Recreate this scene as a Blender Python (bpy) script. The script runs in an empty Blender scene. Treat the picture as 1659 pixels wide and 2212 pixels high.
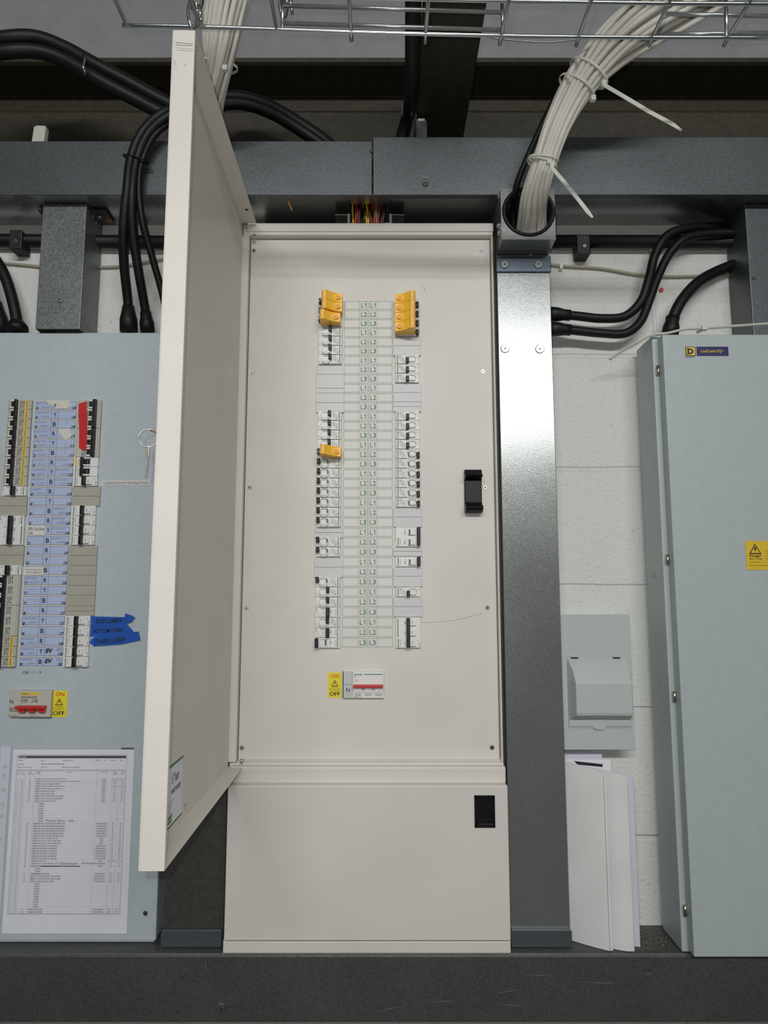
import bpy, math, random
from mathutils import Vector
random.seed(7)
F = 1470.0; TH = math.radians(6.905); CX, CY = 829.5, 1106.0; ZC = 1.5
cT, sT = math.cos(TH), math.sin(TH)
scn = bpy.context.scene; COL = scn.collection
def tz(py): return math.tan(TH + math.atan((CY - py) / F))
def W(px, py, d):                      # photo point -> point of the wall-parallel plane at distance d
    t = tz(py); return Vector(((px - CX) * d * (cT + t * sT) / F, d, d * t + ZC))
def X(px, py, d): return W(px, py, d).x
def Z(py, d): return d * tz(py) + ZC
def WX(px, py, x):                     # photo point -> point of the side plane at x
    t = tz(py); d = x * F / (px - CX) / (cT + t * sT); return Vector((x, d, d * t + ZC))

# ------------------------------------------------------------------ materials
def lin(c):
    return tuple(((v / 255) / 12.92 if v / 255 <= .04045 else ((v / 255 + .055) / 1.055) ** 2.4) for v in c) + (1,)
M = {}
def mat(name, rgb, rough=.5, metal=0, noise=0, nscale=30, bump=0, bscale=200, spangle=0, sscale=120, coat=0, alpha=1, trans=0, bright=1, spec=.5, aniso=None):
    m = bpy.data.materials.new(name); m.use_nodes = True; nt = m.node_tree; N = nt.nodes; L = nt.links
    b = N['Principled BSDF']; c = lin(rgb)
    c = tuple(min(1, v * bright) for v in c[:3]) + (1,)
    b.inputs['Base Color'].default_value = c; b.inputs['Roughness'].default_value = rough
    b.inputs['Metallic'].default_value = metal; b.inputs['Coat Weight'].default_value = coat
    b.inputs['Alpha'].default_value = alpha; b.inputs['Transmission Weight'].default_value = trans
    b.inputs['Specular IOR Level'].default_value = spec
    tc = N.new('ShaderNodeTexCoord'); src = None
    if noise or spangle:
        mix = N.new('ShaderNodeMix'); mix.data_type = 'RGBA'; mix.blend_type = 'MULTIPLY'
        mix.inputs[0].default_value = 1; mix.inputs[6].default_value = c
        rmp = N.new('ShaderNodeMapRange')
        if spangle:
            tx = N.new('ShaderNodeTexVoronoi'); tx.inputs['Scale'].default_value = sscale
            geo = N.new('ShaderNodeNewGeometry'); L.new(geo.outputs['Position'], tx.inputs['Vector'])
            bw = N.new('ShaderNodeSeparateColor'); L.new(tx.outputs['Color'], bw.inputs[0]); src = bw.outputs[0]; a = spangle
            n2 = N.new('ShaderNodeTexNoise'); n2.inputs['Scale'].default_value = 9; n2.inputs['Detail'].default_value = 6
            L.new(geo.outputs['Position'], n2.inputs['Vector'])
            ad = N.new('ShaderNodeMath'); ad.operation = 'ADD'; L.new(src, ad.inputs[0]); L.new(n2.outputs[0], ad.inputs[1])
            hf = N.new('ShaderNodeMath'); hf.operation = 'MULTIPLY'; hf.inputs[1].default_value = .5; L.new(ad.outputs[0], hf.inputs[0]); src = hf.outputs[0]
            rr = N.new('ShaderNodeMapRange'); rr.inputs[3].default_value = rough - .04; rr.inputs[4].default_value = rough + .06
            L.new(src, rr.inputs[0]); L.new(rr.outputs[0], b.inputs['Roughness'])
        else:
            tx = N.new('ShaderNodeTexNoise'); tx.inputs['Scale'].default_value = nscale; tx.inputs['Detail'].default_value = 5
            geo = N.new('ShaderNodeNewGeometry'); L.new(geo.outputs['Position'], tx.inputs['Vector'])
            src = tx.outputs[0]; a = noise
        L.new(src, rmp.inputs[0]); rmp.inputs[1].default_value = .25; rmp.inputs[2].default_value = .75
        rmp.inputs[3].default_value = 1 - a; rmp.inputs[4].default_value = 1 + a * .6
        L.new(rmp.outputs[0], mix.inputs[7]); L.new(mix.outputs[2], b.inputs['Base Color'])
    if bump:
        g2 = N.new('ShaderNodeNewGeometry'); nb = N.new('ShaderNodeTexNoise'); nb.inputs['Scale'].default_value = bscale; nb.inputs['Detail'].default_value = 4
        L.new(g2.outputs['Position'], nb.inputs['Vector'])
        bp = N.new('ShaderNodeBump'); bp.inputs['Strength'].default_value = bump; bp.inputs['Distance'].default_value = .002
        L.new(nb.outputs[0], bp.inputs['Height']); L.new(bp.outputs[0], b.inputs['Normal'])
    M[name] = m; return m
mat('cream_paint', (218, 213, 205), .42, noise=.045, nscale=9, spec=.35)
mat('blue_grey_paint', (183, 193, 198), .45, noise=.05, nscale=60, bump=.06, bscale=500)
mat('green_grey_paint', (174, 184, 184), .42, noise=.04, nscale=60, bump=.05, bscale=500)
mat('plastic_grey', (186, 193, 190), .35, coat=.1)
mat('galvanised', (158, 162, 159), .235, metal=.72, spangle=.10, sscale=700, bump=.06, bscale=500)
mat('galvanised_dull', (104, 109, 111), .42, metal=.8, spangle=.18, sscale=600, bump=.12, bscale=400)
mat('galvanised_bounce_lit', (176, 180, 178), .26, metal=.95, spangle=.08, sscale=600, bump=.08, bscale=60)  # paler trunking steel: light bounced onto the underside is put in the colour
mat('galvanised_spangle', (126, 131, 130), .45, metal=.7, spangle=.32, sscale=420, bump=.1, bscale=300)
mat('galvanised_dark', (92, 95, 91), .5, metal=.55, spangle=.22, sscale=480)
mat('blue_steel', (94, 103, 114), .38, metal=.7, spangle=.08, sscale=600)
mat('bracket_steel', (98, 106, 110), .42, metal=.6, spangle=.1, sscale=600)
mat('zinc', (190, 196, 196), .28, metal=1)
mat('chrome', (215, 215, 210), .15, metal=1)
mat('brass_dull', (150, 140, 112), .35, metal=.9)
mat('nickel', (205, 198, 180), .25, metal=1)
mat('olive_steel', (54, 49, 34), .6, noise=.35, nscale=60, bump=.4, bscale=120)
mat('concrete_grey', (142, 142, 145), .9, noise=.1, nscale=20, bump=.5, bscale=90)
mat('black_rubber', (17, 17, 18), .5, spec=.35, noise=.2, nscale=40)
mat('black_plastic', (12, 12, 13), .42, spec=.3)
mat('black_matt', (14, 14, 14), .8)
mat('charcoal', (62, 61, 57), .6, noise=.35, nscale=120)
mat('gap_dark', (20, 21, 22), .7)
mat('white_cable', (222, 218, 208), .5, noise=.12, nscale=25)
mat('cable_tie', (215, 215, 205), .35, alpha=.88)
mat('pale_cable', (168, 160, 142), .5)
mat('breaker_white', (226, 226, 222), .38)
mat('breaker_shade', (196, 197, 194), .35)
mat('breaker_old', (190, 188, 176), .45)
mat('blank_light', (205, 204, 203), .4, noise=.04, nscale=40)
mat('blank_old', (172, 169, 156), .5, noise=.06, nscale=80)
mat('lens', (222, 223, 221), .3)
mat('lens_shade', (196, 198, 196), .35)
mat('toggle_black', (20, 21, 25), .4, spec=.35)
mat('switch_green', (22, 112, 62), .4)
mat('print_green', (38, 116, 78), .6)
mat('print_black', (34, 34, 38), .7)
mat('print_grey', (110, 112, 118), .7)
mat('ink_blue', (112, 122, 160), .7)
mat('ink_black', (22, 22, 34), .6)
mat('print_red', (205, 62, 32), .6)
mat('yellow_lock', (255, 198, 66), .38)
mat('yellow_lock_dark', (232, 160, 40), .45)
mat('yellow_sticker', (232, 214, 40), .5)
mat('amber_sticker', (222, 186, 42), .5)
mat('red_lever', (196, 48, 44), .35)
mat('red_tape', (200, 46, 48), .28, noise=.1, nscale=60)
mat('blue_tape', (22, 84, 178), .45, noise=.15, nscale=90)
mat('paper_label', (217, 215, 209), .45)
mat('paper_blue', (176, 190, 220), .6, noise=.04, nscale=80)
mat('paper_torn', (214, 210, 198), .8, noise=.1, nscale=120)
mat('paper_white', (232, 232, 238), .6, noise=.03, nscale=40)
mat('paper_roll', (222, 222, 220), .65, noise=.06, nscale=15)
mat('paper_cool', (208, 208, 222), .65, noise=.04, nscale=15)
mat('sleeve', (225, 232, 236), .12, alpha=.05)
mat('logo_yellow', (236, 196, 60), .5); mat('logo_navy', (28, 28, 84), .4); mat('logo_black', (16, 16, 30), .4)
mat('orange_tag', (190, 110, 50), .6)
mat('wire_red', (190, 40, 34), .4); mat('wire_yellow', (236, 206, 40), .4); mat('wire_green', (30, 130, 70), .4); mat('wire_black', (30, 26, 24), .4); mat('wire_brown', (110, 40, 34), .4)
mat('cleat_black', (28, 28, 30), .55)
mat('floor_concrete', (70, 72, 70), .7, noise=.2, nscale=5)
mat('room_paint', (158, 160, 158), .9)
mat('dust', (120, 112, 98), .95, noise=.4, nscale=400)

def block_wall_material():
    m = bpy.data.materials.new('painted_block'); m.use_nodes = True; nt = m.node_tree; N = nt.nodes; L = nt.links
    b = N['Principled BSDF']; b.inputs['Roughness'].default_value = .75
    g = N.new('ShaderNodeNewGeometry'); sp = N.new('ShaderNodeSeparateXYZ'); L.new(g.outputs['Position'], sp.inputs[0])
    ax = N.new('ShaderNodeMath'); ax.operation = 'ADD'; ax.inputs[1].default_value = 4.5 - .317 - .0; L.new(sp.outputs[0], ax.inputs[0])
    az = N.new('ShaderNodeMath'); az.operation = 'ADD'; az.inputs[1].default_value = 4.53 - 1.518; L.new(sp.outputs[2], az.inputs[0])
    cb = N.new('ShaderNodeCombineXYZ'); L.new(ax.outputs[0], cb.inputs[0]); L.new(az.outputs[0], cb.inputs[1])
    nz = N.new('ShaderNodeTexNoise'); nz.inputs['Scale'].default_value = 14; nz.inputs['Detail'].default_value = 3; L.new(g.outputs['Position'], nz.inputs['Vector'])
    vm = N.new('ShaderNodeVectorMath'); vm.operation = 'SCALE'; vm.inputs['Scale'].default_value = .006; L.new(nz.outputs['Color'], vm.inputs[0])
    va = N.new('ShaderNodeVectorMath'); va.operation = 'ADD'; L.new(cb.outputs[0], va.inputs[0]); L.new(vm.outputs[0], va.inputs[1])
    br = N.new('ShaderNodeTexBrick'); L.new(va.outputs[0], br.inputs['Vector'])
    br.inputs['Scale'].default_value = 1; br.inputs['Brick Width'].default_value = .45; br.inputs['Row Height'].default_value = .2265
    br.inputs['Mortar Size'].default_value = .0055; br.inputs['Mortar Smooth'].default_value = .6; br.offset = .5
    n2 = N.new('ShaderNodeTexNoise'); n2.inputs['Scale'].default_value = 170; n2.inputs['Detail'].default_value = 6; L.new(g.outputs['Position'], n2.inputs['Vector'])
    n3 = N.new('ShaderNodeTexNoise'); n3.inputs['Scale'].default_value = 420; n3.inputs['Detail'].default_value = 2; L.new(g.outputs['Position'], n3.inputs['Vector'])
    mu = N.new('ShaderNodeMath'); mu.operation = 'MULTIPLY_ADD'; mu.inputs[1].default_value = -1.6; L.new(br.outputs['Fac'], mu.inputs[0]); L.new(n2.outputs[0], mu.inputs[2])
    m3 = N.new('ShaderNodeMath'); m3.operation = 'MULTIPLY_ADD'; m3.inputs[1].default_value = .35; L.new(n3.outputs[0], m3.inputs[0]); L.new(mu.outputs[0], m3.inputs[2])
    bp = N.new('ShaderNodeBump'); bp.inputs['Strength'].default_value = .55; bp.inputs['Distance'].default_value = .004
    L.new(m3.outputs[0], bp.inputs['Height']); L.new(bp.outputs[0], b.inputs['Normal'])
    mr = N.new('ShaderNodeMapRange'); mr.inputs[1].default_value = .3; mr.inputs[2].default_value = .42; L.new(n2.outputs[0], mr.inputs[0])
    mx = N.new('ShaderNodeMix'); mx.data_type = 'RGBA'; mx.inputs[6].default_value = lin((198, 199, 192)); mx.inputs[7].default_value = lin((218, 219, 213))
    L.new(mr.outputs[0], mx.inputs[0]); L.new(mx.outputs[2], b.inputs['Base Color']); M['block'] = m
block_wall_material()

# ------------------------------------------------------------------ mesh builder
class MB:
    def __init__(s, m=None): s.v = []; s.f = []; s.fm = []; s.fs = []; s.mats = []; s.c = 0; m and s.use(m)
    def use(s, m):
        if m not in s.mats: s.mats.append(m)
        s.c = s.mats.index(m); return s
    def add(s, vs, fs, smooth=False):
        o = len(s.v); s.v += [tuple(p) for p in vs]
        for f in fs: s.f.append([i + o for i in f]); s.fm.append(s.c); s.fs.append(smooth)
        return s
    def box(s, x0, x1, y0, y1, z0, z1):
        vs = [(x, y, z) for x in (x0, x1) for y in (y0, y1) for z in (z0, z1)]
        return s.add(vs, [(0, 1, 3, 2), (4, 6, 7, 5), (0, 4, 5, 1), (2, 3, 7, 6), (0, 2, 6, 4), (1, 5, 7, 3)])
    def prism(s, poly, axis, a, b, smooth=False):
        n = len(poly)
        def p(q, t):
            return {'x': (t, q[0], q[1]), 'y': (q[0], t, q[1]), 'z': (q[0], q[1], t)}[axis]
        vs = [p(q, a) for q in poly] + [p(q, b) for q in poly]
        s.add(vs, [list(range(n))[::-1], list(range(n, 2 * n))])
        o = len(s.v) - 2 * n
        for i in range(n):
            j = (i + 1) % n; s.f.append([o + i, o + j, o + n + j, o + n + i]); s.fm.append(s.c); s.fs.append(smooth)
        return s
    def rrect(s, x0, x1, z0, z1, y0, y1, r, k=4):
        pts = []
        for cx, cz, a0 in ((x1 - r, z1 - r, 0), (x0 + r, z1 - r, 90), (x0 + r, z0 + r, 180), (x1 - r, z0 + r, 270)):
            for i in range(k + 1):
                a = math.radians(a0 + 90 * i / k); pts.append((cx + r * math.cos(a), cz + r * math.sin(a)))
        return s.prism(pts, 'y', y0, y1)
    def cyl(s, c, ax, r, h, n=16, r2=None):
        c = Vector(c); ax = Vector(ax).normalized(); s.tube([c, c + ax * h], [r, r if r2 is None else r2], n); return s
    def tube(s, path, r, n=10, sx=1.0, caps=True):
        P = [Vector(p) for p in path]; m = len(P); R = r if isinstance(r, (list, tuple)) else [r] * m
        t0 = (P[1] - P[0]).normalized(); u = t0.orthogonal().normalized(); vs = []
        for i in range(m):
            t = (P[min(i + 1, m - 1)] - P[max(i - 1, 0)]).normalized()
            u = (u - t * u.dot(t)).normalized(); w = t.cross(u)
            for k in range(n):
                a = 2 * math.pi * k / n; vs.append(P[i] + (u * math.cos(a) * sx + w * math.sin(a)) * R[i])
        fs = [(i * n + k, i * n + (k + 1) % n, (i + 1) * n + (k + 1) % n, (i + 1) * n + k) for i in range(m - 1) for k in range(n)]
        s.add(vs, fs, True)
        if caps:
            o = len(s.v) - m * n
            s.f.append([o + k for k in range(n)][::-1]); s.f.append([o + (m - 1) * n + k for k in range(n)]); s.fm += [s.c] * 2; s.fs += [False] * 2
        return s
    def ring(s, c, u, w, ru, rw, r, n=28, k=6, fl=1.0):
        c = Vector(c); P = [c + Vector(u) * ru * math.cos(2 * math.pi * i / n) + Vector(w) * rw * math.sin(2 * math.pi * i / n) for i in range(n)]
        vs = []; ax = Vector(u).cross(Vector(w)).normalized()
        for i in range(n):
            o = (P[i] - c).normalized()
            for j in range(k):
                a = 2 * math.pi * j / k; vs.append(P[i] + (o * math.cos(a) + ax * math.sin(a) * fl) * r)
        return s.add(vs, [(i * k + j, i * k + (j + 1) % k, ((i + 1) % n) * k + (j + 1) % k, ((i + 1) % n) * k + j) for i in range(n) for j in range(k)], True)
    def build(s, name, parent=None, bevel=0, seg=2):
        me = bpy.data.meshes.new(name); root = parent
        while root is not None and root.parent is not None: root = root.parent
        o = root.location if root is not None else Vector((0, 0, 0))
        me.from_pydata([(a[0] - o[0], a[1] - o[1], a[2] - o[2]) for a in s.v], [], s.f)
        for m in s.mats: me.materials.append(M[m])
        me.polygons.foreach_set('material_index', s.fm); me.polygons.foreach_set('use_smooth', s.fs); me.update()
        ob = bpy.data.objects.new(name, me); COL.objects.link(ob)
        if parent is not None: ob.parent = parent
        if bevel:
            b = ob.modifiers.new('bevel', 'BEVEL'); b.width = bevel; b.segments = seg; b.limit_method = 'ANGLE'; b.angle_limit = math.radians(40)
        return ob
def tag(o, label, cat, group=None):
    o['label'] = label; o['category'] = cat
    if group: o['group'] = group
    return o
def thing(name, label, cat, loc=(0, 0, 0), group=None):
    o = bpy.data.objects.new(name, None); o.empty_display_size = .02; COL.objects.link(o); o.location = loc
    return tag(o, label, cat, group)
def struct(o): o['kind'] = 'structure'; return o
def dup(root, loc, label, roty=0, group=None):
    r = root.copy(); COL.objects.link(r); r.location = loc; r.rotation_euler = (0, roty, 0); r['label'] = label
    if group: r['group'] = group
    for ch in list(root.children):
        c = ch.copy(); COL.objects.link(c); c.parent = r
        for g in ch.children:
            d = g.copy(); COL.objects.link(d); d.parent = c
    return r
# lettering
GC = {}
def glyph(s, bold=0, shear=0, res=2):
    k = (s, bold, shear)
    if k not in GC:
        cu = bpy.data.curves.new('g', 'FONT'); cu.body = s; cu.resolution_u = res; cu.offset = bold; cu.shear = shear
        o = bpy.data.objects.new('g', cu); COL.objects.link(o)
        me = bpy.data.meshes.new_from_object(o)
        vs = [(v.co.x, v.co.y) for v in me.vertices]; fs = [tuple(p.vertices) for p in me.polygons]
        bpy.data.objects.remove(o); bpy.data.curves.remove(cu); bpy.data.meshes.remove(me)
        x0 = min(v[0] for v in vs); x1 = max(v[0] for v in vs); y0 = min(v[1] for v in vs); y1 = max(v[1] for v in vs)
        GC[k] = ([((v[0] - x0) / (x1 - x0), (v[1] - y0) / max(1e-6, y1 - y0)) for v in vs], fs, (x1 - x0) / max(1e-6, y1 - y0))
    return GC[k]
def text(mb, s, fn, u0, u1, v0, v1, bold=0, shear=0, rot=0):
    g, fs, asp = glyph(s, bold, shear)
    if rot in (0, 180):
        mx = (v1 - v0) * asp * 1.45
        if u1 - u0 > mx: c = (u0 + u1) / 2; u0, u1 = (c - mx / 2, c + mx / 2) if len(s) < 4 else (u0, u0 + mx)
    else:
        mx = (u1 - u0) * asp * 1.45
        if v1 - v0 > mx: c = (v0 + v1) / 2; v0, v1 = c - mx / 2, c + mx / 2
    def q(a, b):
        if rot == 90: a, b = 1 - b, a        # reads upwards
        elif rot == -90: a, b = b, 1 - a     # reads downwards
        elif rot == 180: a, b = 1 - a, 1 - b
        return fn(u0 + (u1 - u0) * a, v0 + (v1 - v0) * b)
    mb.add([q(a, b) for a, b in g], fs)
def plane(y): return lambda u, v: (u, y, v)
def tpx(mb, s, x0, y0, x1, y1, d, **k):     # lettering that fills the photo box (x0,y0)-(x1,y1) on the plane d
    ym = (y0 + y1) / 2; text(mb, s, plane(d), X(x0, ym, d), X(x1, ym, d), Z(y1, d), Z(y0, d), **k)
def rpx(mb, x0, y0, x1, y1, d, d2):         # box from photo rectangle
    ym = (y0 + y1) / 2; mb.box(X(x0, ym, d), X(x1, ym, d), d, d2, Z(y1, d), Z(y0, d))
def outline(mb, x0, x1, z0, z1, y, w):
    for a, b, c, e in ((x0, x1, z0 - w / 2, z0 + w / 2), (x0, x1, z1 - w / 2, z1 + w / 2), (x0 - w / 2, x0 + w / 2, z0, z1), (x1 - w / 2, x1 + w / 2, z0, z1)):
        mb.box(a, b, y, y + .0003, c, e)
def spline(pts, k=8):
    P = [Vector(p) for p in pts]; P = [P[0] * 2 - P[1]] + P + [P[-1] * 2 - P[-2]]; out = []
    for i in range(1, len(P) - 2):
        a, b, c, d = P[i - 1:i + 3]
        for j in range(k):
            t = j / k
            out.append(.5 * ((2 * b) + (c - a) * t + (2 * a - 5 * b + 4 * c - d) * t * t + (3 * b - a - 3 * c + d) * t ** 3))
    return out + [P[-2]]
def ppath(pts, k=8): return spline([W(*p) for p in pts], k)
def screw(parent, x, y, z, r=.0042, name='screw', m='zinc', ring='zinc'):
    mb = MB(m); mb.cyl((x, y, z), (0, -1, 0), r, .0012, 18, r * .85)
    mb.use('black_matt'); a = random.random() * 1.5
    mb.cyl((x, y - .0012, z), (0, -1, 0), min(r * .36, .0017), .0002, 6)
    return mb.build(name, parent)
ORD = ['first', 'second', 'third', 'fourth', 'fifth', 'sixth', 'seventh', 'eighth', 'ninth', 'tenth', 'eleventh', 'twelfth', 'thirteenth', 'fourteenth', 'fifteenth', 'sixteenth', 'seventeenth', 'eighteenth', 'nineteenth', 'twentieth'] + ['twenty-' + a for a in ('first', 'second', 'third', 'fourth', 'fifth', 'sixth', 'seventh', 'eighth', 'ninth')] + ['thirtieth'] + ['thirty-' + a for a in ('first', 'second', 'third', 'fourth', 'fifth', 'sixth')]

WALL = 1.30; SHELF = ZC - .588
# ------------------------------------------------------------------ setting
struct(MB('block').box(-2.6, 2.6, WALL, WALL + .12, 0, ZC + .795).build('wall_back'))
mbw = MB('concrete_grey').box(-2.6, 2.6, 1.345, 1.5, ZC + 1.141, 3.3)
w = struct(mbw.build('wall_back_upper'))
struct(MB('floor_concrete').box(-2.6, 2.6, -3.2, WALL + .12, -.1, 0).build('floor'))
struct(MB('room_paint').box(-2.6, 2.6, -3.2, 1.5, 3.3, 3.4).build('ceiling'))
struct(MB('room_paint').box(-2.7, -2.6, -3.2, 1.5, 0, 3.3).build('wall_left'))
struct(MB('room_paint').box(2.6, 2.7, -3.2, 1.5, 0, 3.3).build('wall_right'))
struct(MB('room_paint').box(-2.6, 2.6, -3.3, -3.2, 0, 3.3).build('wall_front'))

# olive purlin along the wall and the beam overhead
pr = [(1.332, ZC + .797), (1.328, ZC + 1.012), (1.336, ZC + 1.023), (1.43, ZC + 1.035), (1.43, ZC + 1.131), (1.336, ZC + 1.128), (1.328, ZC + 1.131), (1.328, ZC + 1.1405), (1.46, ZC + 1.1405), (1.46, ZC + .797)]
tag(MB('olive_steel').prism(pr, 'x', -2.6, 2.6).build('steel_purlin', bevel=.002), 'dark olive painted steel purlin running along the wall above the trunking', 'beam')
xb0, xb1 = .0615, .164
mb = MB('olive_steel').box(xb0, xb1, .1, 1.328, ZC + .935, ZC + .947)
mb.box(.108, .118, .1, 1.328, ZC + .947, ZC + 1.13)
tag(mb.build('steel_beam', bevel=.003), 'olive painted steel beam coming out from the wall overhead, above the wire basket', 'beam')

# ------------------------------------------------------------------ trunking
def channel(name, label, x0, x1, y0, y1, z0, z1, m, group=None, bevel=.0025):
    r = thing(name, label, 'trunking', ((x0 + x1) / 2, (y0 + y1) / 2, z0), group)
    return r
UB, UT = ZC + .743, ZC + .853
up = thing('cable_trunking', 'long horizontal galvanised trunking across the wall above the boards', 'trunking', (0, 1.25, UB))
xj = X(806, 360, 1.19)
mb = MB('galvanised_bounce_lit')
sx0, sx1 = X(755, 450, 1.25), X(842, 450, 1.25)
mb.box(-2.5, sx0, 1.195, 1.299, UB, UB + .002); mb.box(sx1, 2.5, 1.195, 1.299, UB, UB + .002)
mb.box(sx0, sx1, 1.195, 1.225, UB, UB + .002); mb.box(sx0, sx1, 1.292, 1.299, UB, UB + .002)
mb.box(-2.5, 2.5, 1.297, 1.299, UB, UT - .003)
mb.build('body', up, .0008)
MB('galvanised_dull').prism([(1.1925, UB - .001), (1.193, UT - .002), (1.299, UT - .002), (1.299, UT - .004), (1.195, UT - .004), (1.195, UB - .001)], 'x', -2.5, xj - .002).build('lid', up, .0012)
lid = MB('galvanised_dull').prism([(1.187, UB - .004), (1.187, UT + .002), (1.299, UT + .002), (1.299, UT), (1.1895, UT), (1.1895, UB - .002), (1.2, UB - .002), (1.2, UB - .004)], 'x', xj, 2.5).build('lid', up, .0012)
for px, py in ((919, 396),):
    p = W(px, py, 1.186); screw(up, p.x, p.y, p.z, .0062, 'lid_screw', 'galvanised_dark')
    q = W(px, py - 11, 1.186); MB('zinc').box(q.x - .006, q.x + .006, 1.184, 1.187, q.z - .001, q.z + .0015).build('lid_catch', up)
p = W(803, 326, 1.192); screw(up, p.x - .001, p.y, p.z, .004, 'lid_screw', 'galvanised_dark')

lo = thing('cable_trunking', 'scratched dark galvanised trunking along the bottom that carries the boards', 'trunking', (0, 1.25, SHELF - .104))
LB = SHELF - .104
MB('galvanised_dark').prism([(1.299, LB), (1.299, SHELF), (1.210, SHELF), (1.2045, SHELF - .001), (1.203, SHELF - .006), (1.203, LB)], 'x', -2.5, 2.5).build('body', lo, .001)
for px, py, s in ((479, 2180, 1), (1401, 2095, -1)):
    p = W(px, py, 1.2025); screw(lo, p.x, p.y, p.z, .0055, 'lid_screw', 'galvanised_dark')
    q = W(px, py - 9 * s if s > 0 else py + 12, 1.2025); MB('zinc').box(q.x - .005, q.x + .005, 1.2, 1.203, q.z - .001, q.z + .0015).build('lid_catch', lo)
mb = MB('galvanised_spangle')
for (a, b, c, e) in ((770, 2192, 900, 2168), (900, 2168, 1018, 2158), (1045, 2152, 1150, 2132), (1240, 2122, 1390, 2125), (443, 2078, 452, 2128), (1120, 2105, 1230, 2108), (1050, 2165, 1180, 2180)):
    p, q = W(a, b, 1.2028), W(c, e, 1.2028); mb.tube([p, q], .0004, 4)
mb.build('scratch', lo)

def post(name, label, x0, x1, yf, z0, z1, m, parts=True):
    r = thing(name, label, 'trunking', ((x0 + x1) / 2, yf, z0))
    mb = MB(m); mb.box(x0, x1, yf, yf + .0025, z0, z1)
    mb.box(x0, x0 + .002, yf + .0025, 1.298, z0, z1); mb.box(x1 - .002, x1, yf + .0025, 1.298, z0, z1)
    mb.box(x0 + .002, x1 - .002, 1.296, 1.298, z0, z1)
    mb.build('body', r, .001)
    return r
# right post with the coupler and the outlet box at its head
x0, x1 = .214, .3145
rp = post('trunking_post', 'bright galvanised vertical trunking post right of the cream board', x0, x1, 1.226, SHELF + .001, ZC + .641, 'galvanised')
zc0, zc1 = Z(587, 1.222), Z(552, 1.222)
MB('blue_steel').box(x0 - .0015, x1 + .0015, 1.222, 1.2265, zc0, zc1).build('coupler', rp, .001)
for px in (1090, 1163):
    p = W(px, 571, 1.2215); screw(rp, p.x, p.y, p.z, .0085, 'screw', 'galvanised')
for px, py in ((1091, 753), (1166, 754)):
    p = W(px, py, 1.2255); screw(rp, p.x, p.y, p.z, .0085, 'screw', 'nickel')
b0 = Z(2010, 1.218)
mb = MB('bracket_steel').rrect(x0 - .001, x1 + .001, SHELF + .001, b0, 1.2195, 1.2258, .003); mb.build('base_bracket', rp, .0008)
bx = thing('outlet_box', 'galvanised square box with a round cable hole, heading the right post', 'trunking box', (.264, 1.23, ZC + .6425))
hc = W(1142, 457, 1.172); R = .0465
zb0, zb1 = ZC + .6425, ZC + .742
bx0, bx1 = .2145, .3135
mb = MB('galvanised'); n = 48; N_ = []
for i in range(n):   # front plate with a round hole
    a = 2 * math.pi * i / n; c, s_ = math.cos(a), math.sin(a)
    k = 1 / max(abs(c), abs(s_)); cx, cz = (bx0 + bx1) / 2, (zb0 + zb1) / 2
    N_.append(((hc.x + R * c, hc.z + R * s_), (cx + (bx1 - bx0) / 2 * c * k, cz + (zb1 - zb0) / 2 * s_ * k)))
vs = []; fs = []
for (a, b) in N_:
    for y in (1.172, 1.174): vs += [(a[0], y, a[1]), (b[0], y, b[1])]
for i in range(n):
    j = (i + 1) % n; fs += [(4 * i, 4 * j, 4 * j + 1, 4 * i + 1), (4 * i + 2, 4 * i + 3, 4 * j + 3, 4 * j + 2), (4 * i, 4 * i + 2, 4 * j + 2, 4 * j), (4 * i + 1, 4 * j + 1, 4 * j + 3, 4 * i + 3)]
mb.add(vs, fs)
mb.build('front_plate', bx)
mb = MB('galvanised'); mb.box(bx0, bx1, 1.174, 1.297, zb0, zb0 + .002); mb.box(bx0, bx0 + .002, 1.174, 1.297, zb0 + .002, zb1 - .002)
mb.box(bx1 - .002, bx1, 1.174, 1.297, zb0 + .002, zb1 - .002); mb.box(bx0, bx1, 1.174, 1.193, zb1 - .002, zb1); mb.box(bx0, bx1, 1.295, 1.297, zb0, zb1); mb.build('casing', bx, .0008)
mb = MB('black_rubber'); mb.ring(hc, (1, 0, 0), (0, 0, 1), R - .001, R - .001, .0035, 48, 8); mb.build('grommet', bx)
for py in (430, 488, 508):
    p = W(1078, py, 1.2); mb = MB('zinc').cyl((bx0, p.y + random.uniform(-.01, .01), Z(py, 1.2)), (-1, 0, 0), .006, .003, 14, .004); mb.build('side_screw', bx)

# left lower post (dark) and stubs above
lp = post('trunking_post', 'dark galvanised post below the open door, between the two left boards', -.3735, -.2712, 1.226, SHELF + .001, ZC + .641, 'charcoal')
mb = MB('bracket_steel').rrect(-.3745, -.2725, SHELF + .001, b0, 1.2195, 1.2258, .003); mb.build('base_bracket', lp, .0008)
a0, a1 = X(83, 600, 1.222), X(178, 600, 1.222)
ls = post('trunking_stub', 'short spangled galvanised trunking dropping into the blue-grey board', a0, a1, 1.222, ZC + .4925, ZC + .742, 'galvanised_spangle')
p = W(129, 647, 1.2215); screw(ls, p.x, p.y, p.z, .0065, 'screw', 'zinc')
MB('galvanised_dark').box(a1, a1 + .03, 1.238, 1.29, ZC + .7375, ZC + .739).build('fixing_flange', ls); MB('galvanised_dark').box(a0 - .018, a0, 1.238, 1.29, ZC + .7375, ZC + .739).build('fixing_flange', ls)
for px, py, d in ((193, 470, 1.26), (204, 484, 1.275)):
    z = Z(py, d); MB('zinc').cyl((a1, d - .005, z), (1, 0, 0), .006, .002, 16).build('screw', ls)
MB('zinc').cyl((a1 + .012, 1.255, ZC + .7375), (0, 0, -1), .005, .006, 12).build('screw', ls)
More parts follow.
